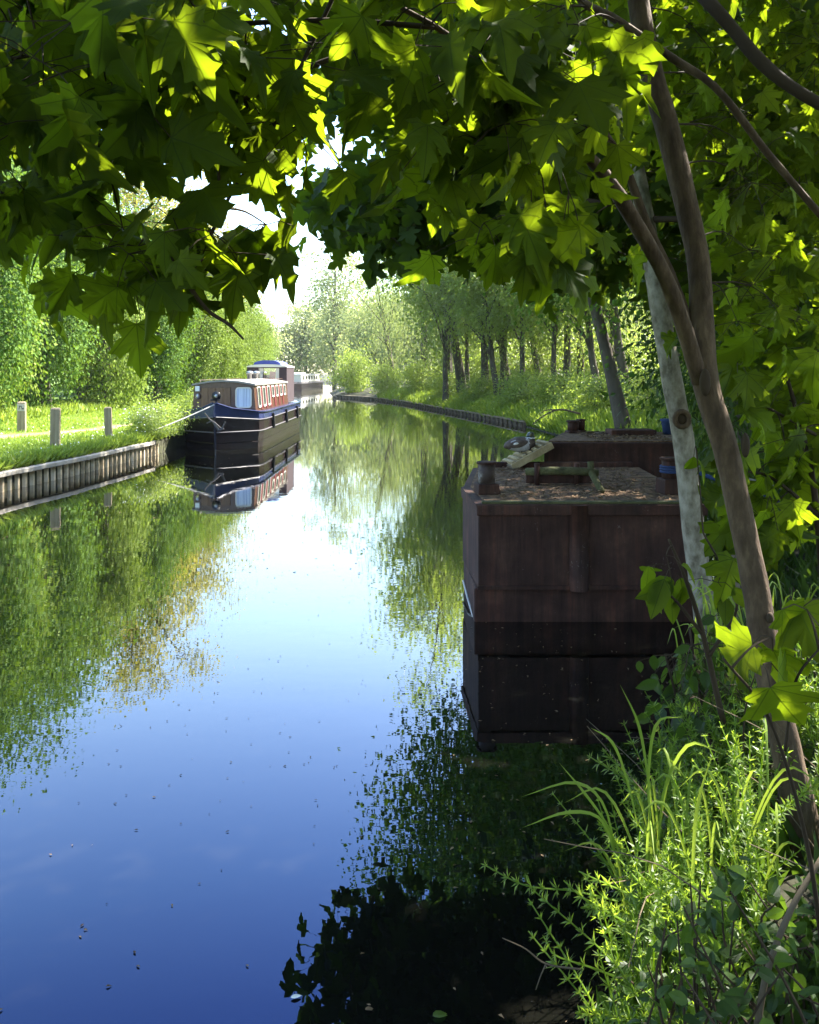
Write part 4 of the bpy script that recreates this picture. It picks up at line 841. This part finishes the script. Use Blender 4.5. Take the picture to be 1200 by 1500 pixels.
# upper crown: unseen leaves added over and behind the frame to shade the bank
ur = np.random.RandomState(33); n = 24000
pos = np.column_stack([ur.uniform(-2.2, 9.5, n), ur.uniform(-4.0, 11.5, n), ur.uniform(3.7, 7.8, n)])
pos = np.vstack([pos, np.column_stack([ur.uniform(-1.5, 9.5, 6000), ur.uniform(-6, -2.6, 6000), ur.uniform(.9, 7, 6000)]), np.column_stack([ur.uniform(6, 9.5, 3500), ur.uniform(-2.6, 6, 3500), ur.uniform(.9, 5, 3500)])])  # unseen leaves behind and right of the camera, added to block sky light
pos = pos + 0.35 * np.sin(pos[:, [1, 2, 0]] * 2.3)
k = ((pos[:, 0] > .04 * pos[:, 1] + .15) | (pos[:, 1] < 3.9)) & ((pos[:, 0] < 3.4) | (pos[:, 2] > 4.6)); pos = pos[k]; pos = pos[keep_gaps(pos)]
tip, nor = hang_dirs(len(pos), ur, .5, .1); nor[:, 2] += .7
v, f, u = place(MAPLE_S, pos, tip, nor, ur.uniform(.13, .20, len(pos)), r=ur)
link('foliage', npmesh('foliage', v, [f], M['maple_far'], None, True), maple)
grey = thing('grey_barked_tree', 'slim pale grey barked tree with a knot, beside the barge', 'tree', (0, 0, 0))
g1 = limb(grey, [(1048, 1010, 5.45, 40), (1040, 945, 5.5, 36), (1030, 880, 5.5, 33), (1015, 770, 5.5, 32), (1002, 650, 5.5, 31), (985, 560, 5.5, 30), (965, 440, 5.5, 28), (947, 330, 5.5, 26), (926, 210, 5.5, 23), (906, 90, 5.5, 19), (890, -60, 5.5, 15), (872, -300, 5.6, 9)], 'trunk', 'bark_grey', 14, 60)
kn = MB(); kc = P(999, 614, 5.43); a = np.linspace(0, 2 * PI, 14)
kn.tube(np.column_stack([kc[0] + .045 * np.cos(a), np.full(14, kc[1]), kc[2] + .05 * np.sin(a)]), .018, 6, False); kn.build('knot', M['bark_brown'], grey, True)
ell(MB(), kc + np.array([0, .012, 0]), (.035, .02, .04), 10, 8).build('knot_hollow', M['twig'], grey, True)
g2 = limb(grey, [(946, 325, 5.5, 12), (890, 300, 5.9, 9), (800, 290, 6.6, 8), (700, 310, 7.2, 6), (600, 330, 7.8, 4), (500, 340, 8.2, 2)], m_='twig')
g3 = limb(grey, [(930, 230, 5.5, 12), (840, 180, 6.3, 9), (740, 200, 7, 6), (620, 250, 7.6, 4), (540, 280, 8.0, 2)], m_='twig')
g4 = limb(grey, [(948, 322, 5.5, 10), (1030, 318, 5.3, 8), (1120, 300, 5.2, 5)], m_='twig')
foliage(grey, 'foliage', MAPLE_S, 'maple_far', [
    ([(470, 310), (560, 240), (700, 200), (900, 150), (920, 380), (860, 420), (760, 400), (640, 370), (560, 370), (500, 345)], (6.2, 8.8), 210, 9, (.12, .19), .22),
    ([(475, 325), (530, 260), (580, 270), (580, 380), (510, 360), (485, 365)], (7.4, 8.6), 18, 7, (.13, .19), .16),
    ([(440, 90), (560, 60), (900, 60), (900, 200), (640, 240), (540, 170), (450, 190)], (6.2, 8.4), 150, 9, (.12, .19), .22),
    ([(570, -300), (900, -300), (900, 80), (600, 80)], (5.8, 8.0), 120, 9, (.12, .19), .24),
    ([(880, 0), (1250, 0), (1250, 480), (1060, 480), (960, 420)], (5.4, 7.5), 130, 8, (.11, .17), .22)], r3, np.vstack([g1, g2, g3, g4]))

# ------------------------------------------------------------------ saplings and herbs at the right
def sapling(name, lab, cat, stems, T, matk, regs, m_='twig'):
    t_ = thing(name, lab, cat, (0, 0, 0)); bs = [limb(t_, s, 'stem', m_, 6, 20) for s in stems]
    foliage(t_, 'foliage', T, matk, regs, r3, np.vstack(bs)); return t_
sapling('maple_sapling', 'maple sapling with big drooping leaves before the brown trunk base', 'sapling', [[(1215, 1480, 2.1, 8), (1185, 1250, 2.0, 7), (1130, 1060, 1.85, 5), (1060, 965, 1.8, 4)], [(1150, 1100, 1.9, 5), (1165, 1000, 1.87, 4), (1200, 950, 1.9, 3)]], MAPLE, 'maple', [([(1060, 1000), (1150, 1000), (1150, 1060), (1060, 1060)], (1.75, 1.9), 2, 2, (.11, .135), .05), ([(1150, 950), (1220, 940), (1220, 1000), (1150, 1000)], (1.85, 2.0), 2, 2, (.12, .15), .05)])
sapling('maple_sapling', 'maple sapling with level leaf layers right of the brown trunk', 'sapling', [[(1230, 1150, 3.7, 14), (1210, 900, 3.7, 12), (1190, 700, 3.7, 9), (1150, 540, 3.7, 5)], [(1205, 760, 3.7, 7), (1130, 700, 3.6, 5), (1080, 690, 3.5, 3)], [(1200, 640, 3.7, 6), (1130, 600, 3.6, 4), (1090, 580, 3.5, 3)]], MAPLE, 'maple', [([(1075, 520), (1250, 500), (1250, 700), (1090, 680)], (3.4, 4.2), 17, 4, (.13, .18), .13), ([(1110, 680), (1250, 660), (1250, 850), (1120, 820)], (3.3, 4.0), 14, 4, (.13, .18), .13)])
sapling('elder_shrub', 'broad leaved shrub sprouting in front of the pale trunk foot', 'shrub', [[(1060, 1060, 3.4, 10), (1030, 930, 3.35, 8), (1005, 850, 3.3, 6), (980, 790, 3.3, 4)], [(1030, 930, 3.35, 6), (990, 880, 3.3, 4), (965, 860, 3.3, 3)], [(1040, 960, 3.35, 6), (1080, 880, 3.4, 4), (1030, 780, 3.4, 3)]], OVATE, 'maple', [([(950, 800), (990, 790), (1010, 850), (985, 900), (960, 880)], (3.2, 3.4), 4, 3, (.10, .15), .05), ([(1005, 690), (1045, 690), (1045, 720), (1005, 720)], (3.3, 3.4), 1, 2, (.10, .12), .03), ([(1050, 860), (1100, 860), (1100, 930), (1050, 930)], (3.1, 3.6), 3, 3, (.09, .13), .05)])
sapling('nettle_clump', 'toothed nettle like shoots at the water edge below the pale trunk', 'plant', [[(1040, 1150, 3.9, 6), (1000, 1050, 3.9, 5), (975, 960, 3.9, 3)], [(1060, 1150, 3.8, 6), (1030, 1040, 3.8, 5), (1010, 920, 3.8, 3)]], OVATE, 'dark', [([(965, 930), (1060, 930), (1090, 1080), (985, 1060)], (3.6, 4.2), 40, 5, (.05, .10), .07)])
for lab, xs, ysr, n_, seed in (('leafy bramble thicket in shade right of the brown trunk base', (1130, 1260), (850, 1250), 60, 1), ('dark tangled bramble at the bottom right corner', (940, 1260), (1290, 1540), 75, 2)):
    t_ = thing('bramble', lab, 'shrub'); mb = MB(); rr = np.random.RandomState(seed); Vs, Fs, o = [], [], 0
    for i in range(n_):
        x, y = rr.uniform(*xs), rr.uniform(*ysr); Y = rr.uniform(3.25, 4.3) if seed == 1 else rr.uniform(1.75, 2.3); e = P(x, y, Y); g = np.array([e[0] + rr.uniform(-.1, .3), Y + rr.uniform(-.1, .3), 0]); g[2] = float(ground_z(g[0], g[1])) - .02
        if e[2] < g[2] + .05: e[2] = g[2] + rr.uniform(.08, .3)
        s = spline([g, (g + e) / 2 + rr.normal(0, .05, 3) + np.array([0, 0, .05]), e], 9); mb.tube(s, np.linspace(.005, .002, 9), 4, False)
        m_ = 10; pos = s[rr.randint(2, 9, m_)] + rr.normal(0, .03, (m_, 3)); tip = rr.normal(0, .6, (m_, 3)) + np.array([0, 0, -.2]); nor = rr.normal(0, .4, (m_, 3)) + np.array([0, -.3, .8])
        kg = keep_gaps(pos)
        v, f, _ = place(OVATE, pos[kg], tip[kg], nor[kg], rr.uniform(.025, .06, m_)[kg], r=rr); Vs.append(v); Fs.append(f + o); o += len(v)
    mb.build('stem', M['twig'], t_); link('foliage', npmesh('foliage', np.vstack(Vs), [np.vstack(Fs)], M['dark']), t_)
# goosegrass: thin stems with whorls of narrow leaves
def cleaver(mb, acc, s, r, ll=0.034, step=0.042):
    L = np.concatenate([[0], np.cumsum(np.linalg.norm(np.diff(s, axis=0), axis=1))]); mb.tube(s, np.linspace(.0032, .0018, len(s)), 4, False)
    for d in np.arange(step, L[-1] + .001, step):
        q = np.array([np.interp(d, L, s[:, k]) for k in range(3)]); q2 = np.array([np.interp(max(d - .03, 0), L, s[:, k]) for k in range(3)]); ax = nrm(q - q2 + 1e-6)
        u = nrm(np.cross(ax, r.normal(0, 1, 3))); v = np.cross(ax, u); m_ = 7
        th = np.arange(m_) * 2 * PI / m_ + r.uniform(0, 1); rad_ = np.cos(th)[:, None] * u + np.sin(th)[:, None] * v
        tip = rad_ * .85 + ax * .55 + r.normal(0, .12, (m_, 3)); nor = np.tile(ax, (m_, 1)) - rad_ * .5
        acc.append((np.tile(q, (m_, 1)), tip, nor, np.full(m_, ll) * r.uniform(.75, 1.2, m_) * (0.6 if d > L[-1] - .06 else 1)))
NAR2 = (np.array([(0, 0, 0), (0.11, 0.45, 0.04), (0, 1, -0.1), (-0.11, 0.45, 0.04)]), np.array([(0, 1, 2, 3)]))
def cleaver_obj(parent, curves, r, stuff=None):
    mb = MB(); acc = []
    for s in curves: cleaver(mb, acc, s, r)
    pos, tip, nor, sc = [np.concatenate(q) for q in zip(*acc)]
    v, f, _ = place(NAR2, pos, tip, nor, sc, r=r); Vm = np.concatenate(mb.V); fm = np.array(mb.F4)
    return npmesh('goosegrass', np.vstack([Vm, v]), [np.vstack([fm, f + len(Vm)])], M['herb'])
r4 = np.random.RandomState(44); curves = []
while len(curves) < 190:
    X = r4.uniform(.55, 1.75); Y = r4.uniform(2.15, 3.7)
    if X < float(xr(Y)) - .02 or (Y < 3.1 and X > .43 * Y): continue
    g = np.array([X, Y, float(ground_z(X, Y)) - .02]); h = r4.uniform(.28, .58) * (0.75 if Y < 2.5 else 1); ln_ = r4.normal(0, .13, 2) + np.array([-.08, -.03])
    curves.append(spline([g, g + np.array([ln_[0] * .3, ln_[1] * .3, h * .5]), g + np.array([ln_[0], ln_[1], h])], 10))
tag(link('goosegrass', cleaver_obj(None, curves, r4)), 'sunlit tangle of goosegrass with whorled narrow leaves on the near bank', 'goosegrass', kind='stuff')
for lab, pts in (('long goosegrass stem reaching furthest left over the dark water', [(905, 1320, 2.62), (840, 1305, 2.58), (770, 1297, 2.55), (712, 1268, 2.52)]), ('short goosegrass stem curving out below the longest one', [(915, 1350, 2.5), (880, 1330, 2.48), (850, 1312, 2.46), (826, 1290, 2.45)]), ('low goosegrass stem hanging near the water at bottom', [(900, 1430, 2.3), (860, 1415, 2.3), (815, 1400, 2.3), (800, 1378, 2.3)])):
    s = spline([P(*p) for p in pts], 14); tag(link('goosegrass_stem', cleaver_obj(None, [s], r4)), lab, 'plant', 'goosegrass stems reaching over the water')
# long arching grass blades
def ribbon(acc, pts, wd, n=12):
    s = spline(pts, n); T = nrm(np.gradient(s, axis=0)); sd = nrm(np.cross(T, (0.2, -1, .3))); w_ = wd * np.clip(np.minimum(np.linspace(.6, 1.2, n), np.linspace(6, 0, n) * .45), 0, 1)
    nn = np.cross(sd, T); o = sum(len(v) for v, _ in acc)
    V = np.concatenate([s - sd * w_[:, None] / 2, s + nn * w_[:, None] * .12, s + sd * w_[:, None] / 2])
    acc.append((V, np.array([(o + k * n + i, o + k * n + i + 1, o + (k + 1) * n + i + 1, o + (k + 1) * n + i) for k in (0, 1) for i in range(n - 1)])))
def tussock(lab, specs, rand, seed):
    rr = np.random.RandomState(seed); acc = []
    for pts, w_ in specs: ribbon(acc, [P(*p) for p in pts], w_)
    cx, cyy, n_, hh = rand
    for i in range(n_):
        g = np.array([cx + rr.normal(0, .07), cyy + rr.normal(0, .07), 0]); g[2] = float(ground_z(g[0], g[1])) - .02; a = rr.uniform(0, 2 * PI); d = np.array([math.cos(a), math.sin(a), 0]) * rr.uniform(.05, .3); h = hh * rr.uniform(.5, 1)
        ribbon(acc, [g, g + d * .3 + np.array([0, 0, h * .6]), g + d * .7 + np.array([0, 0, h * .95]), g + d * 1.2 + np.array([0, 0, h * .85])], .010)
    tag(link('grass_tussock', npmesh('grass_tussock', np.vstack([v for v, _ in acc]), [np.vstack([f for _, f in acc])], M['grass'], None, True)), lab, 'grass', 'long bladed grass tussocks')
tussock('grass tussock with long blades arching left over the water', [
    ([(905, 1260, 2.75), (880, 1200, 2.72), (830, 1190, 2.70), (764, 1213, 2.66)], .011), ([(905, 1270, 2.75), (885, 1180, 2.72), (840, 1146, 2.70), (762, 1168, 2.66)], .010),
    ([(960, 1220, 2.85), (948, 1130, 2.85), (935, 1060, 2.85), (908, 1002, 2.8)], .011), ([(935, 1210, 2.8), (915, 1130, 2.8), (895, 1085, 2.78), (865, 1066, 2.75)], .010),
    ([(915, 1270, 2.75), (890, 1210, 2.72), (855, 1160, 2.7), (818, 1116, 2.68)], .009), ([(955, 1240, 2.8), (950, 1140, 2.8), (962, 1060, 2.8), (1000, 1050, 2.8)], .012), ([(965, 1230, 2.8), (975, 1150, 2.78), (1010, 1090, 2.75), (1060, 1105, 2.7)], .012)], (.80, 2.82, 26, .62), 3)
tussock('dark upright grass tussock before the brown trunk', [([(1015, 1400, 2.45), (1015, 1280, 2.45), (1022, 1180, 2.45), (1045, 1100, 2.42)], .013)], (1.05, 2.75, 16, .6), 4)
tussock('shaded grass tussock behind the brown trunk by the sapling', [], (1.75, 4.2, 40, .75), 5)
tussock('pale grass tussock between the two near trunks', [], (1.72, 4.9, 40, .7), 6)
def dead(lab, name, curves, m_, cat):
    mb = MB()
    for pts, w0_, w1_ in curves: mb.tube(spline([P(*p) for p in pts], 16), np.linspace(w0_, w1_, 16), 6)
    tag(mb.build(name, M[m_], None, True), lab, cat)
dead('thin forked dead twig poking over the water at lower left of bank', 'dead_twig', [([(850, 1420, 2.2), (800, 1412, 2.2), (770, 1390, 2.2), (736, 1374, 2.2)], .0026, .0012), ([(800, 1412, 2.2), (792, 1430, 2.2), (785, 1450, 2.2)], .002, .001)], 'drytwig', 'twig')
dead('pale curved bramble stem rising at the bottom right', 'bramble_cane', [([(1108, 1510, 1.95), (1125, 1420, 1.97), (1160, 1330, 2.0), (1205, 1255, 2.05)], .008, .006)], 'drytwig', 'stem')
dead('bare branch lying out over the water before the reed bank', 'fallen_branch', [([(850, 606, 24), (820, 600, 24), (795, 610, 24), (780, 622, 24)], .035, .012), ([(820, 600, 24), (800, 601, 24), (792, 606, 24)], .025, .01)], 'drytwig', 'branch')
r6 = np.random.RandomState(66); mb = MB()
for i in range(150):
    X = r6.uniform(.8, 2.1); Y = r6.uniform(1.9, 4.6)
    if X < float(xr(Y)) + .05: continue
    g = np.array([X, Y, float(ground_z(X, Y)) - .02]); L_ = r6.uniform(.15, .7); d = r6.normal(0, .5, 3) * [1, 1, .2] + [-.1, -.1, .8]
    mb.tube(spline([g, g + d * L_ * .5 + r6.normal(0, .04, 3), g + d * L_ + [0, 0, -.25 * L_] + r6.normal(0, .08, 3)], 8), np.linspace(.003, .0012, 8), 4, False)
tag(mb.build('dead_stems', M['drytwig']), 'tangle of thin dead stalks through the plants of the near bank', 'dead stalks', kind='stuff')
# ------------------------------------------------------------------ grass and undergrowth too many to count
def blades(n, Xf, Yr, hr, r, wd=None, T=NARROW, over=0, avoid=True, pw=1.0):
    Y = Yr[0] + (Yr[1] - Yr[0]) * r.uniform(0, 1, n) ** pw; X = Xf(Y, r.uniform(0, 1, n)); z = ground_z(X, Y)
    if avoid:
        k = np.abs(X - pxf(Y)) > .28 + .2 * r.uniform(0, 1, n); X, Y, z = X[k], Y[k], z[k]
    m_ = len(X); tip = np.column_stack([r.normal(0, .4, m_) + over, r.normal(0, .4, m_), np.ones(m_)]); nor = r.normal(0, 1, (m_, 3)); nor[:, 2] *= .2
    return place(T, np.column_stack([X, Y, z - .01]), tip, nor, r.uniform(*hr, m_), r=r)
def join(name, parts, matk, lab, cat):
    o = 0; Vs, Fs = [], []
    for v, f, _ in parts: Vs.append(v); Fs.append(f + o); o += len(v)
    tag(link(name, npmesh(name, np.vstack(Vs), Fs, M[matk])), lab, cat, kind='stuff')
r5 = np.random.RandomState(55)
join('bank_grass', [blades(120000, lambda Y, u: xl(Y) - .1 - u ** 1.3 * 7.3, (13, 46), (.04, .115), r5, pw=1.4), blades(9000, lambda Y, u: xl(Y) - .1 - u * 6.5, (13, 40), (.03, .06), r5, T=ROUNDQ), blades(9000, lambda Y, u: xl(Y) - u * .35, (13, 30), (.12, .28), r5, over=.35), blades(5000, lambda Y, u: -12.4 + u * 1.5, (19, 40), (.15, .35), r5)], 'grass', 'sunlit green grass covering the left bank', 'grass')
join('verge_grass', [blades(26000, lambda Y, u: xr(Y) + u ** 1.5 * 3.0, (18, 62), (.2, .6), r5, avoid=False)], 'grass', 'long bright grass fringing the far right bank', 'grass')
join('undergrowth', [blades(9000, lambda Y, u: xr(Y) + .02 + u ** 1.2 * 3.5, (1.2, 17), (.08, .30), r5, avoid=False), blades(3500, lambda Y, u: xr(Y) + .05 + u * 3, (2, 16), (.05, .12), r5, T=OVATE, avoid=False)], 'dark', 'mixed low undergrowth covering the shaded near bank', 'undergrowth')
fl = []
for xx in range(1):
    n = 500; Y = r5.uniform(14, 30, n); X = xl(Y) - .1 - r5.uniform(0, 1, n) ** 1.8 * 3.0; z = ground_z(X, Y) + r5.uniform(.06, .18, n)
    fl.append(place(ROUNDQ, np.column_stack([X, Y, z]), r5.normal(0, 1, (n, 3)) * [1, 1, .2], r5.normal(0, .3, (n, 3)) + [0, -.4, 1], r5.uniform(.025, .05, n), r=r5))
    n = 160; k = r5.randint(0, 2, n); X = np.where(k, -6.5, -6.6) + r5.normal(0, .25, n); Y = np.where(k, 20.8, 22.2) + r5.normal(0, .4, n); z = ground_z(X, Y) + r5.uniform(.2, .8, n)
    fl.append(place(ROUNDQ, np.column_stack([X, Y, z]), r5.normal(0, 1, (n, 3)), r5.normal(0, .3, (n, 3)) + [0, -.6, 1], r5.uniform(.03, .06, n), r=r5))
join('wildflowers', fl, 'white', 'small white wildflowers dotted through the left bank grass', 'flowers')

# ------------------------------------------------------------------ the air
hz = MB().box((-40, 70, 14.5), (240, 240, 33)).build('haze', M['cream']); hz.data.materials.clear()
m = bpy.data.materials.new('air'); m.use_nodes = True; t = m.node_tree; t.nodes.clear(); o_ = t.nodes.new('ShaderNodeOutputMaterial'); v_ = t.nodes.new('ShaderNodeVolumePrincipled')
v_.inputs['Density'].default_value = 0.00028; v_.inputs['Color'].default_value = (.95, .97, 1, 1); v_.inputs['Anisotropy'].default_value = 0.3
t.links.new(v_.outputs[0], o_.inputs['Volume']); hz.data.materials.append(m); tag(hz, 'thin bright summer haze along the canal', 'haze', kind='stuff')
